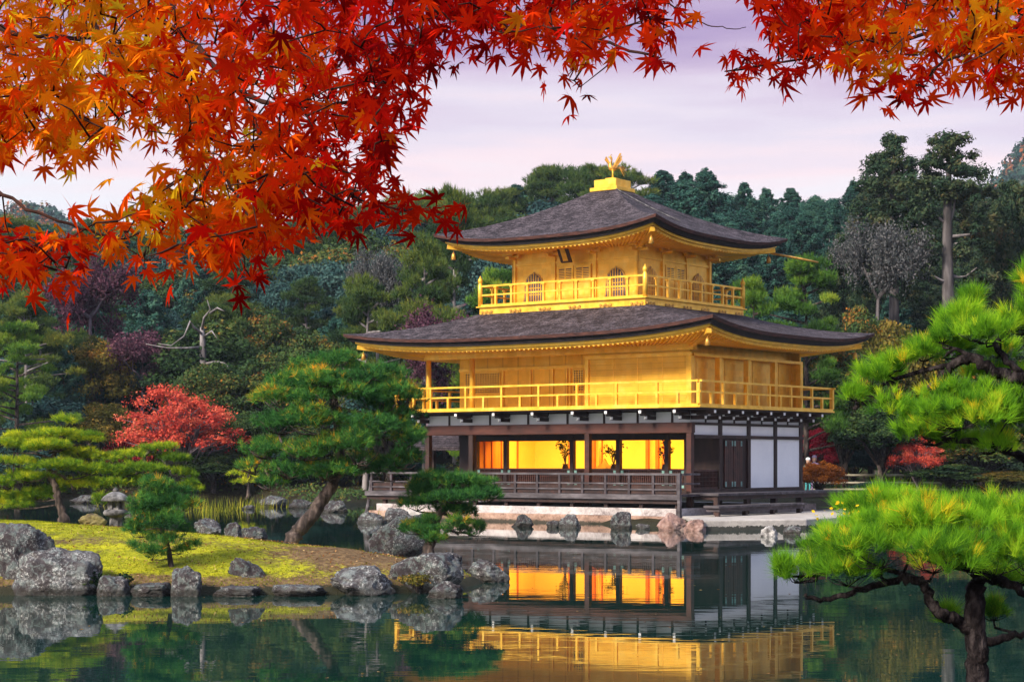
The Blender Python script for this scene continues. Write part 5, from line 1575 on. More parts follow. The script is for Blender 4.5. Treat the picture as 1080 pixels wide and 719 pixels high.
# large leaning pine in the middle of the left half
garden_pine("pine_tree", (306, 576), 36.0, [(304, 577, 0), (318, 556, 0), (338, 530, .1), (352, 505, .1), (358, 480, .1), (357, 450, 0), (352, 420, -.1), (358, 398, 0), (358, 386, 0)],
    [(352, 382, 28, 9, 0), (324, 392, 24, 9, .2), (386, 396, 24, 9, -.1), (345, 400, 42, 11, -.3), (400, 402, 40, 13, .2), (315, 405, 30, 13, .2), (300, 424, 38, 14, -.1), (352, 418, 46, 15, -.4), (404, 424, 42, 15, .1),
     (425, 436, 24, 13, .3), (426, 420, 20, 10, .2), (294, 448, 34, 13, .2), (335, 446, 44, 16, -.4), (390, 452, 46, 16, -.2), (428, 462, 20, 12, 0), (282, 474, 30, 13, 0), (322, 474, 40, 15, -.3), (376, 478, 34, 15, -.5), (418, 484, 30, 13, .1),
     (270, 494, 22, 9, .2), (305, 496, 30, 11, -.1), (345, 498, 30, 10, -.3), (405, 500, 26, 9, 0), (285, 512, 16, 7, 0)],
    'n_mid', 'bark', "large leaning pine with dark green tiers on the mossy island", L=.12, nn=18, dens=1.3, wd=.0048, tr=(.17, .05), seed=21, fat=1.4, tbias=.38,
    limbs=[[(352, 505, .1, .06), (370, 492, 0), (392, 494, -.1), (415, 490, 0)], [(357, 452, 0, .055), (330, 462, .1), (300, 470, .1), (275, 485, .1)], [(354, 430, 0, .045), (385, 436, 0), (415, 440, .1)], [(352, 418, 0, .045), (325, 420, 0), (298, 430, 0)], [(360, 395, 0, .04), (385, 398, 0), (408, 405, .1)]])
# low dark pine in front of the deck
garden_pine("pine_tree", (451, 584), 36.6, [(451, 585, 0), (455, 560, 0), (462, 545, 0), (470, 530, 0), (478, 510, 0)],
    [(470, 508, 34, 10, 0), (500, 512, 22, 8, .1), (446, 518, 20, 9, .1), (480, 524, 40, 9, -.2), (512, 524, 18, 8, .1), (440, 533, 22, 8, 0), (482, 540, 26, 8, .2), (442, 556, 22, 9, -.1), (482, 556, 26, 9, -.2), (500, 560, 14, 7, 0), (455, 566, 20, 8, -.2)],
    'n_mid', 'bark', "low spreading dark pine on the island tip before the dark veranda", L=.115, nn=17, dens=2.2, wd=.0046, tr=(.13, .035), seed=22, fat=1.35, tbias=.36,
    limbs=[[(470, 530, 0, .035), (490, 520, 0), (510, 520, 0)], [(458, 552, 0, .035), (478, 560, 0), (495, 562, 0)]])
# small upright pine near the water
garden_pine("pine_tree", (181, 602), 32.0, [(181, 603, 0), (178, 580, 0), (172, 560, 0), (168, 540, 0), (166, 520, 0), (165, 508, 0)],
    [(164, 512, 18, 9, 0), (178, 522, 20, 9, .1), (156, 526, 14, 9, 0), (166, 536, 26, 11, -.1), (192, 534, 18, 9, .1), (150, 544, 13, 9, 0), (170, 553, 28, 12, -.1), (150, 560, 18, 9, .1), (143, 554, 8, 6, 0), (172, 570, 22, 8, -.1), (196, 560, 10, 5, .1), (160, 584, 14, 8, -.2), (143, 577, 9, 4, 0), (204, 576, 8, 4, 0), (190, 581, 10, 4, 0)],
    'n_mid', 'bark', "small upright pine by the water beside the squared stone", L=.115, nn=16, dens=2.2, wd=.0042, tr=(.055, .02), seed=23, fat=1.35, tbias=.42)
# left yellow-green pine and its neighbour, across the lawn
garden_pine("pine_tree", (66, 545), 48.0, [(67, 546, 0), (62, 528, 0), (58, 512, 0), (52, 498, 0), (56, 482, 0), (62, 468, 0), (68, 452, 0)],
    [(70, 446, 14, 6, 0), (60, 458, 30, 6, 0), (30, 462, 24, 6, .2), (92, 462, 20, 5, 0), (14, 470, 22, 6, 0), (52, 472, 30, 6, -.3), (88, 480, 26, 6, .2), (20, 488, 26, 6, 0), (60, 492, 30, 6, -.4), (94, 496, 20, 6, 0), (30, 504, 28, 6, .1), (8, 510, 20, 8, .2), (82, 510, 22, 6, .2), (40, 522, 26, 8, .5), (14, 530, 26, 9, .6)],
    'n_yellow', 'bark', "yellow-green layered pine at the left behind the lawn", L=.12, nn=15, dens=2.0, wd=.005, tr=(.12, .04), seed=24, fat=1.35, tbias=.48,
    limbs=[[(54, 497, 0, .05), (72, 506, 0), (78, 518, 0)], [(56, 484, 0, .04), (35, 478, 0), (15, 478, 0)], [(58, 476, 0, .04), (78, 470, 0), (95, 466, 0)], [(62, 468, 0, .035), (42, 464, 0), (28, 466, 0)]])
garden_pine("pine_tree", (158, 535), 52.0, [(185, 540, 0), (184, 518, 0), (172, 505, 0), (158, 494, 0), (152, 482, 0), (160, 474, 0)],
    [(165, 474, 20, 5, 0), (140, 481, 22, 6, 0), (120, 484, 14, 5, 0), (185, 486, 20, 6, .1), (152, 496, 26, 6, -.2), (120, 499, 18, 6, 0), (196, 500, 16, 6, 0), (135, 510, 22, 6, 0), (170, 514, 20, 7, .3), (110, 514, 16, 8, .2), (112, 528, 16, 7, .2), (200, 514, 14, 6, 0)],
    'n_yellow', 'bark', "flat-topped green pine standing behind the stone lantern", L=.12, nn=15, dens=2.0, wd=.005, tr=(.09, .04), seed=25, fat=1.35, tbias=.36,
    limbs=[[(160, 495, 0, .04), (140, 500, 0), (122, 505, 0)], [(172, 505, 0, .035), (190, 500, 0), (198, 504, 0)]])
garden_pine("pine_tree", (263, 500), 97.0, [(262, 522, 0), (262, 500, 0), (266, 490, 0)],
    [(262, 496, 10, 4, 0), (250, 500, 12, 4, 0), (272, 504, 10, 4, 0), (258, 508, 14, 4, 0)], 'n_yellow', 'bark',
    "tiny yellow-green pine on the far shore left of the leaning pine", L=.2, nn=10, dens=1.0, wd=.012, tr=(.1, .05), seed=26, tbias=.6)

# near pines at the right ------------------------------------------------------
garden_pine("pine_tree", (1030, 745), 11.0, [(1031, 760, 0), (1031, 719, 0), (1029, 680, 0), (1027, 640, 0), (1034, 605, 0), (1044, 580, .1)],
    [(945, 532, 58, 12, .5, 56), (990, 537, 46, 11, .6, 50), (915, 541, 40, 10, .5, 44), (955, 556, 56, 20, -.1, 50), (1010, 556, 60, 22, 0, 60), (1064, 558, 44, 22, .1, 50), (905, 566, 46, 18, 0, 50),
     (872, 588, 40, 18, .2, 40), (930, 584, 54, 20, -.3, 50), (985, 588, 52, 22, -.4, 50), (1048, 590, 50, 24, -.3, 50), (846, 606, 24, 12, .2, 30), (895, 608, 36, 14, -.1, 36), (1090, 590, 36, 24, 0, 40), (1062, 610, 32, 12, .2, 34), (1048, 648, 18, 9, .3, 20), (1000, 652, 9, 6, .2, 10), (824, 602, 8, 8, .2, 12)],
    'n_lime', 'bark_fg', "near pine at the lower right with a dark trunk and lime-green pads", L=.088, nn=58, dens=1.15, wd=.0014, tr=(.078, .05), seed=27, fat=1.3, spread=.44, tvar=.20, base_z=.45, tk=.3, tbias=.38, twigs=10,
    limbs=[[(1028, 668, 0, .042), (1012, 655, 0), (996, 648, -.05), (984, 640, -.05), (978, 622, 0), (968, 612, 0), (945, 612, 0), (905, 622, .05), (875, 632, .1), (848, 628, .15)],
           [(1030, 680, 0, .034), (1052, 674, 0), (1085, 668, 0), (1120, 660, 0)], [(1034, 606, 0, .038), (1060, 612, 0), (1082, 628, 0), (1100, 640, 0)], [(970, 612, 0, .02), (935, 600, .1), (895, 598, .15), (862, 606, .2)],
           [(1036, 600, 0, .03), (1000, 596, .1), (960, 580, .2), (930, 556, .3)]])
garden_pine("pine_tree", (1190, 700), 13.0, [(1190, 760, 0), (1185, 600, 0), (1170, 480, 0), (1165, 380, 0), (1160, 290, 0)],
    [(1008, 340, 22, 11, .3, 30), (994, 354, 24, 11, .2, 28), (1040, 352, 40, 14, 0, 40), (1078, 340, 30, 18, 0, 36), (974, 374, 24, 10, .2, 30), (1000, 372, 30, 10, .4, 34), (944, 386, 20, 8, .2, 24), (920, 402, 17, 10, .2, 20), (900, 418, 10, 7, .2, 12), (935, 398, 24, 10, .5, 28),
     (1005, 418, 34, 12, 0, 38), (960, 442, 34, 17, .1, 34), (1010, 440, 46, 18, -.2, 40), (1062, 430, 40, 20, -.1, 40), (1075, 452, 36, 18, .1, 36), (985, 460, 34, 13, 0, 34), (1040, 470, 34, 12, .1, 34), (1086, 300, 14, 18, 0, 20), (1082, 405, 14, 10, .2, 20), (1035, 396, 20, 9, .7, 22), (1025, 318, 12, 8, .9, 14), (1055, 372, 20, 8, .6, 24)],
    'n_lime', 'bark_fg', "pine branch reaching in from the right edge with lime-green tufts", L=.092, nn=56, dens=1.15, wd=.0017, tr=(.11, .05), seed=28, fat=1.35, spread=.44, tvar=.20, base_z=.45, tk=.18, tbias=.39, twigs=12,
    limbs=[[(1168, 420, 0, .055), (1120, 402, 0), (1078, 398, 0), (1050, 392, 0), (1028, 378, 0), (1006, 384, .1), (985, 404, .1), (955, 418, .2), (925, 424, .2), (900, 428, .2)],
           [(1080, 398, 0, .03), (1062, 380, 0), (1050, 362, .1), (1064, 350, .1), (1085, 345, .1)], [(1006, 384, .1, .022), (970, 392, .2), (940, 402, .2), (915, 414, .2)], [(1170, 480, 0, .045), (1115, 488, 0), (1075, 480, 0), (1040, 468, 0), (985, 462, .1), (958, 454, .1)],
           [(1028, 380, 0, .02), (1008, 368, .1), (996, 376, .1)], [(1090, 400, 0, .026), (1070, 412, 0), (1080, 392, .1)]])

def yellow_leaves():
    """yellow leaves caught on the near pine"""
    rng = rs(9); k = 11.3 / F
    C = []
    for px, py in [(878, 540), (884, 545), (893, 537), (898, 540), (905, 536), (918, 538), (924, 542), (871, 535), (910, 545), (888, 534), (955, 536), (966, 540), (974, 538), (980, 535), (989, 541), (942, 546), (864, 548), (900, 552)]:
        C.append(np.array(at(px, py + rng.normal() * 2, 11.25 + rng.normal() * .1)))
    C = np.array(C); C = np.repeat(C, 3, 0) + rng.normal(size=(len(C) * 3, 3)) * .016
    V, Fc, t = cards(C, np.array([0, -.7, .7]) + rng.normal(size=C.shape) * .7, .013, rng, .8)
    tag(link("fallen_leaves", np_mesh("fallen_leaves", V, Fc, t), M['yleaf']), "yellow fallen leaves caught on the near pine's upper pad", "leaves", kind='stuff')
yellow_leaves()

# ------------------------------------------------------------------ overhanging maple branches
def maple_leaf():
    pts = []
    lobes = [(-128, .42), (-84, .74), (-42, .93), (0, 1.0), (42, .93), (84, .74), (128, .42)]
    def pol(a, r): return (r * math.sin(R(a)), r * math.cos(R(a)))
    pts.append(pol(-165, .10))
    for i, (a, l) in enumerate(lobes):
        pts.append(pol(a - 11.5, l * .56)); pts.append(pol(a, l)); pts.append(pol(a + 11.5, l * .56))
        if i < 6: pts.append(pol((a + lobes[i+1][0]) / 2, .27))
    pts.append(pol(165, .10))
    V = [(0, 0)] + pts
    Fc = [(0, i, i + 1) for i in range(1, len(pts))]
    V = np.array(V); rr = np.hypot(V[:, 0], V[:, 1])
    ang = np.arctan2(V[:, 0], V[:, 1])
    zz = -.22 * rr ** 2
    V3 = np.stack([V[:, 0], V[:, 1], zz], 1)
    b = len(V3)
    V3 = np.concatenate([V3, np.array([[-.018, -.0, 0], [.018, 0, 0], [0, -.75, .05]])])   # leaf stalk
    Fc.append((b, b + 1, b + 2))
    return V3, np.array(Fc)
LEAF_V, LEAF_F = maple_leaf()

def in_poly(poly, x, y):
    c = False; n = len(poly)
    for i in range(n):
        (x1, y1), (x2, y2) = poly[i], poly[(i+1) % n]
        if (y1 > y) != (y2 > y) and x < (x2 - x1) * (y - y1) / (y2 - y1) + x1: c = not c
    return c

def maple(name, limbs, poly, holes, n, seed, label, yr, hue, base, extra=(), sz=(.027, .049)):
    rng = rs(seed)
    O = Vector(base)
    r = tag(empty(name, O), label, "maple tree")
    br = MB(); nodes = []
    for lm, r0 in limbs:
        q = [(at(*p) if len(p) == 3 else Vector(p[1:])) for p in lm]
        pts = []; m = len(q)
        for i in range(m - 1):
            a, b, c, d = q[max(i-1, 0)], q[i], q[i+1], q[min(i+2, m-1)]
            for s in np.linspace(0, 1, 9)[:-1]:
                pts.append(.5 * ((2*b) + (c - a)*s + (2*a - 5*b + 4*c - d)*s*s + (3*b - a - 3*c + d)*s**3))
        pts.append(q[-1])
        pts = [p + Vector(rng.normal(size=3) * .002) for p in pts]
        br.tube([p - O for p in pts], [r0 + (r0 * .22 - r0) * (i / (len(pts)-1)) ** .7 for i in range(len(pts))], 6)
        nodes += [np.array(p) for p in pts]
    # twig ends: rejection-sampled where the photo's branches carry leaves
    cl = list(extra)
    x0, x1 = min(p[0] for p in poly), max(p[0] for p in poly); y0, y1 = min(p[1] for p in poly), max(p[1] for p in poly)
    while len(cl) < n:
        x, y = rng.uniform(x0, x1), rng.uniform(y0, y1)
        if not in_poly(poly, x, y): continue
        if any(((x - hx) / hr) ** 2 + ((y - hy) / hs) ** 2 < 1 and rng.random() < hp for hx, hy, hr, hs, hp in holes): continue
        cl.append((x, y, rng.uniform(*yr)))
    P = np.array([tuple(at(*c)) for c in cl])
    N = np.array(nodes)
    order = np.argsort([np.min(np.linalg.norm(N - p, axis=1)) for p in P])
    leafC, leafPx = [], []
    for i in order:
        p = P[i]
        d = np.linalg.norm(N - p, axis=1)
        s = N[int(np.argmin(d))]
        L = np.linalg.norm(p - s)
        mid = (s + p) / 2 + rng.normal(size=3) * .06 * L + np.array([0, 0, .06 * L])
        br.tube([Vector(s) - O, Vector(mid) - O, Vector(p) - O], [.0024, .0018, .0010], 4)
        N = np.concatenate([N, [mid, p, (mid + p) / 2]])
        k = rng.integers(3, 6)
        for j in range(k):
            f = rng.random() * .5
            c = p * (1 - f) + mid * f + rng.normal(size=3) * .028
            leafC.append(c); leafPx.append(cl[i])
    br.build("branches", M['maple_bark'], r, True)
    C = np.array(leafC); nL = len(C)
    nrm = unit(rng.normal(size=(nL, 3)) * .62 + np.array([0, -.85, .55]))
    tip = rng.normal(size=(nL, 3)) * .75 + np.array([0, -.15, -1.0])
    ty = unit(tip - nrm * np.sum(tip * nrm, 1, keepdims=True))
    tx = np.cross(ty, nrm)
    size = rng.uniform(sz[0], sz[1], nL)[:, None, None]
    curl = rng.uniform(.2, 3.4, nL)[:, None, None]
    LV = np.repeat(LEAF_V[None], nL, 0); LV[:, :, 2:] *= curl
    LV = LV * (1 + .08 * rng.normal(size=(nL, LEAF_V.shape[0], 1)))
    fold = rng.uniform(.72, 1.0, nL)[:, None]
    LV[:, :, 0] *= fold
    Wd = (LV[:, :, 0:1] * tx[:, None] + LV[:, :, 1:2] * ty[:, None] + LV[:, :, 2:3] * nrm[:, None]) * size + (C - np.array(O))[:, None]
    nv = LEAF_V.shape[0]
    Fc = (LEAF_F[None] + (np.arange(nL) * nv)[:, None, None]).reshape(-1, 3)
    t = np.array([hue(px, py, y, rng) for px, py, y in leafPx]) + rng.normal(size=nL) * .10
    t = np.where(rng.random(nL) < .05, t + .3, t)
    t = np.where(rng.random(nL) < .10, t - .3, t)
    me = np_mesh("leaves", Wd.reshape(-1, 3), Fc, np.clip(np.repeat(t, len(LEAF_F)), 0, 1))
    link("leaves", me, M['maple_leaf'], r)

def hue_left(px, py, y, rng):
    h = np.interp(px, [-100, 60, 180, 300, 420, 520, 620, 720], [.62, .64, .58, .36, .24, .22, .32, .34])
    h += .10 * math.exp(-((px - 120) / 90) ** 2 - ((py - 60) / 80) ** 2)
    h += np.interp(py, [0, 120, 230, 320], [0, .04, .02, -.14])
    for cx, cy, rr, am in ((150, 205, 45, .28), (110, 25, 60, .14), (330, 60, 40, .25), (260, 170, 50, .18), (245, 235, 45, .15), (590, 30, 30, .28), (35, 250, 60, -.15), (640, 35, 25, .2), (430, 60, 60, -.1)):
        h += am * math.exp(-((px - cx) / rr) ** 2 - ((py - cy) / rr) ** 2)
    return h + (y - 4.4) * .06  # farther leaves yellower: backlight put into the tint
def hue_right(px, py, y, rng):
    h = np.interp(px, [740, 850, 930, 1000, 1080], [.24, .30, .46, .50, .44])
    for cx, cy, rr, am in ((950, 45, 40, .25), (1060, 20, 40, .35), (905, 40, 30, .15), (980, 100, 35, -.22), (820, 70, 40, -.08)):
        h += am * math.exp(-((px - cx) / rr) ** 2 - ((py - cy) / rr) ** 2)
    return h
# left: a maple standing left of the frame
TL = (-3.3, 4.6, .55)
maple("maple_tree", [
    ([('w', -3.3, 4.6, .4), ('w', -3.2, 4.6, 1.6), ('w', -2.8, 4.5, 2.8), ('w', -2.2, 4.5, 3.5)], .11),
    ([('w', -2.2, 4.5, 3.5), (-150, -60, 4.4), (0, 30, 4.2), (60, 38, 4.2), (120, 43, 4.3)], .012),
    ([('w', -2.2, 4.5, 3.5), (20, -60, 4.5), (105, 40, 4.4), (160, 110, 4.2), (225, 170, 4.1), (265, 235, 4.0)], .012),
    ([('w', -2.2, 4.5, 3.5), (60, -110, 4.8), (200, 40, 4.7), (255, 98, 4.6), (310, 112, 4.5), (370, 108, 4.4), (432, 98, 4.3)], .013),
    ([(255, 98, 4.6), (280, 150, 4.4), (330, 190, 4.3), (400, 216, 4.2), (462, 226, 4.2)], .006),
    ([('w', -2.2, 4.5, 3.5), (150, -170, 5.0), (400, -20, 5.0), (520, 20, 4.8), (620, 40, 4.6), (695, 62, 4.5)], .013),
    ([('w', -2.8, 4.5, 2.8), (-150, 120, 4.2), (-40, 180, 4.1), (40, 225, 4.0), (120, 250, 4.0)], .010),
    ([(520, -40, 5.0), (640, -20, 4.8), (712, 8, 4.7), (745, 26, 4.6), (786, 30, 4.6)], .004),
    ([(225, 170, 4.1), (200, 215, 4.0), (160, 255, 4.0), (150, 290, 4.0)], .004)],
    [(-60, -40), (720, -40), (706, 8), (690, 30), (672, 22), (650, 40), (612, 62), (596, 78), (560, 62), (520, 40), (486, 52), (430, 66), (412, 92), (420, 122), (408, 160), (404, 196), (424, 222), (400, 232), (350, 238),
     (318, 250), (290, 262), (262, 268), (240, 274), (226, 262), (190, 262), (150, 280), (110, 270), (70, 285), (30, 290), (-60, 296)],
    [(24, 202, 84, 46, 1.0), (138, 174, 44, 36, .97), (95, 160, 18, 18, .5), (262, 45, 30, 26, .35), (232, 120, 20, 12, .4), (60, 255, 40, 18, .3), (90, 235, 26, 26, .6), (210, 240, 20, 22, .4)],
    960, 51, "overhanging maple with orange and red leaves filling the upper left", (3.5, 5.3), hue_left, TL,
    extra=[(455, 224, 4.2), (468, 222, 4.2), (440, 228, 4.2), (600, 84, 4.5), (612, 92, 4.5), (698, 60, 4.5), (690, 54, 4.5), (264, 292, 4.0), (258, 284, 4.0), (330, 240, 4.2), (430, 96, 4.3), (424, 112, 4.3), (148, 292, 4.0), (60, 285, 4.0), (716, 4, 4.7), (700, 30, 4.6)])
TR = (3.6, 4.9, .55)
maple("maple_tree", [
    ([('w', 3.6, 4.9, .4), ('w', 3.4, 4.9, 2.0), ('w', 2.9, 4.7, 3.3)], .10),
    ([('w', 2.9, 4.7, 3.3), (1200, -20, 4.6), (1080, 12, 4.6), (960, 40, 4.5), (860, 60, 4.5), (766, 76, 4.4)], .010),
    ([('w', 2.9, 4.7, 3.3), (1180, -30, 4.3), (1060, 40, 4.2), (995, 66, 4.2), (968, 98, 4.2)], .008),
    ([(1080, 12, 4.6), (1010, 10, 4.6), (930, 0, 4.6), (850, -10, 4.6)], .006)],
    [(800, -30), (1130, -30), (1130, 80), (1080, 82), (1052, 76), (1020, 70), (1000, 66), (985, 92), (965, 102), (940, 74), (900, 74), (880, 66), (850, 70), (800, 74), (775, 72), (800, 60), (806, 24)],
    [(835, 74, 16, 8, .5)], 250, 52, "overhanging maple branch with red leaves in the upper right corner", (3.7, 4.9), hue_right, TR,
    extra=[(764, 76, 4.4), (780, 72, 4.4), (822, 80, 4.4), (968, 104, 4.2), (972, 96, 4.2), (904, 84, 4.4), (926, 80, 4.4), (1040, 80, 4.3), (1068, 84, 4.3)])

# ------------------------------------------------------------------ reeds, moss and litter
def reeds():
    rng = rs(77); C = []
    for px, Y, n, w in ((205, 84, 60, 10), (222, 80, 70, 6), (240, 82, 50, 8), (255, 86, 60, 12), (270, 88, 60, 10), (150, 90, 60, 30), (300, 89, 50, 20), (430, 70, 50, 10), (235, 92, 60, 30), (410, 72, 60, 10)):
        for _ in range(n):
            C.append(((px + rng.normal() * w - CX) / F * Y, Y + rng.normal() * .8, -.1))
    C = np.array(C); n = len(C)
    h = rng.uniform(.25, .75, n); lean = rng.normal(size=(n, 2)) * .18
    sd_ = rng.normal(size=(n, 2)); sd_ = sd_ / np.linalg.norm(sd_, axis=1, keepdims=True) * .018
    z = np.zeros(n)
    V = np.stack([C - np.c_[sd_, z], C + np.c_[sd_, z], C + np.c_[lean * h[:, None], h]], 1).reshape(-1, 3)
    tag(link("reeds", np_mesh("reeds", V, np.arange(3*n).reshape(-1, 3), rng.random(n)), M['reed']), "yellow-green reeds standing in the far water behind the lawn", "reeds", kind='stuff')
reeds()

def undergrowth():
    rng = rs(177); n = 26000
    X = rng.uniform(-34, 44, n); Y = 88 + 24 * rng.random(n)
    s = sdf(REAR, X, Y); keep = (s > .2) & ((X < -1) | ((X > 13) & (Y > 95))); X, Y = X[keep], Y[keep]; n = len(X)
    lum = np.array([mnoise.noise((x * .35, y * .35, 4.0)) for x, y in zip(X, Y)])
    C = np.stack([X, Y, ground_z(X, Y) + (.08 + .55 * np.clip(lum + .35, 0, 1)) * rng.random(n)], 1)
    V, Fc, t = cards(C, np.array([0, -.4, .7]) + rng.normal(size=(n, 3)) * .5, rng.uniform(.06, .17, n), rng, .5, np.clip(.45 + lum * .5 + rng.normal(size=n) * .15, 0, 1))
    tag(link("undergrowth", np_mesh("undergrowth", V, Fc, t), M['f_broad']), "dark leafy undergrowth covering the far banks below the trees", "undergrowth", kind='stuff')
undergrowth()

def moss():
    rng = rs(78); n = 90000
    X = rng.uniform(-13, -.6, n); Y = 30.8 + 19 * rng.random(n) ** 1.3
    s = sdf(ISLAND, X, Y)
    bare = np.exp(-((X + 2.6) / 1.7) ** 2 - ((Y - 33.6) / 1.9) ** 2) * 1.25 + np.exp(-((X + 7.0) / 2.5) ** 2 - ((Y - 34.3) / 1.3) ** 2) * .5
    keep = (s > .15) & (rng.random(n) > bare)
    X, Y, s = X[keep], Y[keep], s[keep]; n = len(X)
    Z = ground_z(X, Y) + np.array([mnoise.noise((x * .8 + 3, y * .8, 3 * .37)) * .05 + mnoise.noise((x * 2.6 + 9, y * 2.6, 9 * .37)) * .03 for x, y in zip(X, Y)]) * np.clip(s * 2, 0, 1)
    C = np.stack([X, Y, Z - .004], 1)
    V, Fc, t = tufts(C, np.tile([0, 0, 1.], (n, 1)), .028, rng, 3, .004, .55, rng.normal(.5, .2, n))
    tag(link("grass", np_mesh("grass", V, Fc, np.clip(t, 0, 1)), M['grass']), "short yellow-green moss and grass covering the island lawn", "grass", kind='stuff')
    m = 2600
    X = rng.uniform(-9, -.9, m); Y = rng.uniform(31.0, 37.5, m); s = sdf(ISLAND, X, Y); keep = s > .1
    X, Y = X[keep], Y[keep]; m = len(X)
    C = np.stack([X, Y, ground_z(X, Y) + .03], 1)
    V, Fc, t = cards(C, np.array([0, 0, 1.]) + rng.normal(size=(m, 3)) * .4, rng.uniform(.012, .03, m), rng, .6, rng.random(m) ** 1.5)
    tag(link("leaf_litter", np_mesh("leaf_litter", V, Fc, t), M['litter']), "dry brown leaves and needles strewn on the island's bank", "leaf litter", kind='stuff')
moss()

def clump(px, py, Y, w, h, seed, mat, label, n=900, size=.035, cat="plant", name="shrub"):
    k = Y / F; rng = rs(seed)
    O = at(px, py, Y)
    r = tag(empty(name, O), label, cat)
    parts = []; st = MB()
    for i in range(9):
        c = np.array([rng.normal() * w * .25 * k, rng.normal() * w * .2 * k, h * k * (.35 + .4 * rng.random())])
        rr = w * k * .22
        st.tube([(0, 0, -.1), tuple(c * .6), tuple(c)], [.012, .008, .004], 4)
        C, P = blob(rng, n // 9, c, (rr, rr, h * k * .35), .4)
        parts.append(cards(C, P + rng.normal(size=P.shape) * .5 + np.array([0, 0, .4]), size * (.6 + .8 * rng.random(len(C))), rng, .55, rng.normal(.4, .15) + rng.normal(size=len(C)) * .12))
    st.build("stems", M['bark'], r)
    V, Fc, t = join(parts); link("foliage", np_mesh("foliage", V, Fc, t), M[mat], r)
clump(98, 624, 30.9, 42, 24, 61, 'f_broad', "dark leafy tuft in the gap between boulder and upright stone")
clump(440, 618, 31.1, 50, 14, 62, 'f_olive', "rusty moss tuft under the largest boulder", size=.02, name="moss_tuft")
clump(476, 612, 31.8, 18, 14, 63, 'f_bright', "bright green tuft between the largest boulder and the dark rock", n=300, size=.03)

# ------------------------------------------------------------------ bamboo fence, far right, and two visitors
def fence():
    Y = 93.5; k = Y / F
    x0, x1 = (838 - CX) * k, (1010 - CX) * k
    g = min(gz(x0, Y), gz(x1, Y)) 
    r = tag(empty("bamboo_fence", (x0, Y, g)), "low pale bamboo rail fence beyond the terrace", "fence")
    L = x1 - x0
    for z in (EYE + (HY - 501) * k - g, EYE + (HY - 509) * k - g, EYE + (HY - 516) * k - g):
        MB().tube([(0, 0, z), (L * .5, .05, z + .01), (L, 0, z)], .055, 7).build("rail", M['bamboo'], r, True)
    for i in range(8):
        MB().tube([(L * i / 7, .06, -.3), (L * i / 7, .06, EYE + (HY - 500) * k - g)], .05, 7).build("post", M['wood'], r, True)
fence()

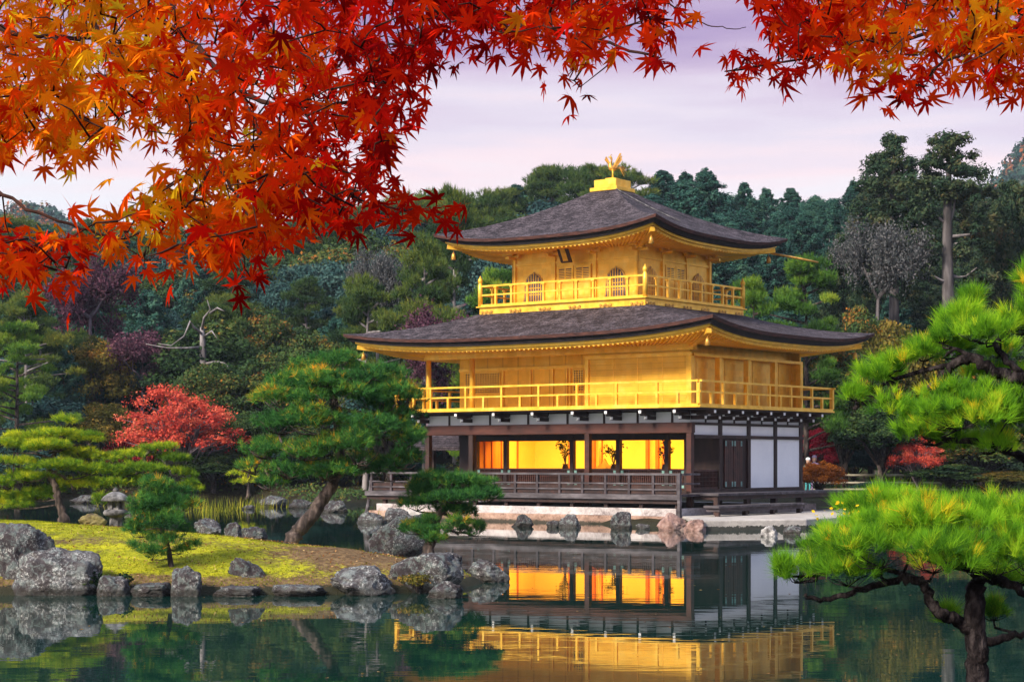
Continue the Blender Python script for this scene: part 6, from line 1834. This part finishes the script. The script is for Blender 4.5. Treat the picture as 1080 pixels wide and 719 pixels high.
def person(px, Y, coat, hat, label, ht=1.65, turn=0):
    X = (px - CX) / F * Y; g = gz(X, Y)
    r = tag(empty("person", (X, Y, g), turn), label, "person")
    r.scale = (ht / 1.7,) * 3
    J = {'pel': (0, 0, .92), 'che': (0, 0, 1.28), 'nec': (0, -.01, 1.45), 'hd0': (0, -.02, 1.55), 'hd1': (0, -.01, 1.66)}
    names = list(J); V = [J[n] for n in names]; E = [(0, 1), (1, 2), (2, 3), (3, 4)]; Rr = [.15, .17, .055, .09, .075]
    for s in (-1, 1):
        b = len(V)
        V += [(s*.19, 0, 1.38), (s*.25, -.04, 1.12), (s*.20, -.20, .98), (s*.17, -.28, .99)]; Rr += [.062, .046, .036, .04]; E += [(1, b), (b, b+1), (b+1, b+2), (b+2, b+3)]
        b = len(V)
        V += [(s*.09, 0, .86), (s*.10, -.02, .48), (s*.10, .02, .08), (s*.10, -.13, .04)]; Rr += [.085, .06, .042, .04]; E += [(0, b), (b, b+1), (b+1, b+2), (b+2, b+3)]
    me = bpy.data.meshes.new("body"); me.from_pydata(V, E, [])
    o = link("body", me, coat, r)
    md = o.modifiers.new("skin", 'SKIN'); sv = me.skin_vertices[0].data
    for i, q in enumerate(Rr): sv[i].radius = (q, q * .85)
    sv[0].use_root = True
    ss = o.modifiers.new("sub", 'SUBSURF'); ss.levels = 2; ss.render_levels = 2
    hb = MB().lathe([(.03, 1.45), (.08, 1.50), (.10, 1.58), (.095, 1.66), (.06, 1.72)], 12, (0, -.03, 0)); hb.build("head", M['skin'], r, True)
    MB().lathe([(.135, 1.655), (.112, 1.665), (.112, 1.70), (.09, 1.755), (.03, 1.775)], 14, (0, -.015, 0)).build("hat", hat, r, True)
M['skin'] = surf("skin_tone", [(.3, (.42, .25, .18)), (.6, (.5, .3, .22))], 5, 2, .6, 0, 0)
teal = surf("teal_cloth", [(.3, (.05, .30, .32)), (.6, (.08, .38, .40))], 6, 3, .8, 0, 0)
mauve = surf("mauve_cloth", [(.3, (.20, .15, .26)), (.6, (.28, .2, .34))], 6, 3, .8, 0, 0)
whc = surf("white_cloth", [(.3, (.7, .72, .75)), (.6, (.8, .8, .8))], 6, 3, .8, 0, 0)
person(852, 90.5, teal, whc, "person in a white hat and teal top behind the orange bush", 1.72, .4)
person(859, 91.2, mauve, mauve, "person in mauve with a mauve hat behind the orange bush", 1.82, -.3)

def haze():
    o = MB().box(-1400, 1400, -90, 1700, -2.5, 190).build("haze", None)
    m = bpy.data.materials.new("thin_air"); m.use_nodes = True
    nt = m.node_tree; nt.nodes.clear()
    out = nt.nodes.new("ShaderNodeOutputMaterial"); v = nt.nodes.new("ShaderNodeVolumePrincipled")
    v.inputs["Color"].default_value = (.70, .82, 1.0, 1)
    v.inputs["Density"].default_value = HAZE
    v.inputs["Anisotropy"].default_value = 0.0
    nt.links.new(v.outputs[0], out.inputs["Volume"])
    o.data.materials.clear(); o.data.materials.append(m)
    tag(o, kind='stuff')
HAZE = 0.00014
if HAZE: haze()

def floating_leaves():
    rng = rs(909); n = 170
    Y = rng.uniform(17, 60, n); X = rng.uniform(-.28, .28, n) * Y
    ok = (sdf(ISLAND, X, Y) < -.3) & (sdf(REAR, X, Y) < -.5); X, Y = X[ok], Y[ok]; n = len(X)
    V, Fc, t = cards(np.stack([X, Y, np.full(n, .006)], 1), np.array([0, 0, 1.]) + rng.normal(size=(n, 3)) * .03, rng.uniform(.012, .035, n), rng, .8, rng.random(n))
    tag(link("floating_leaves", np_mesh("floating_leaves", V, Fc, t), M['litter']), "small dry leaves floating on the dark pond", "leaves", kind='stuff')
floating_leaves()
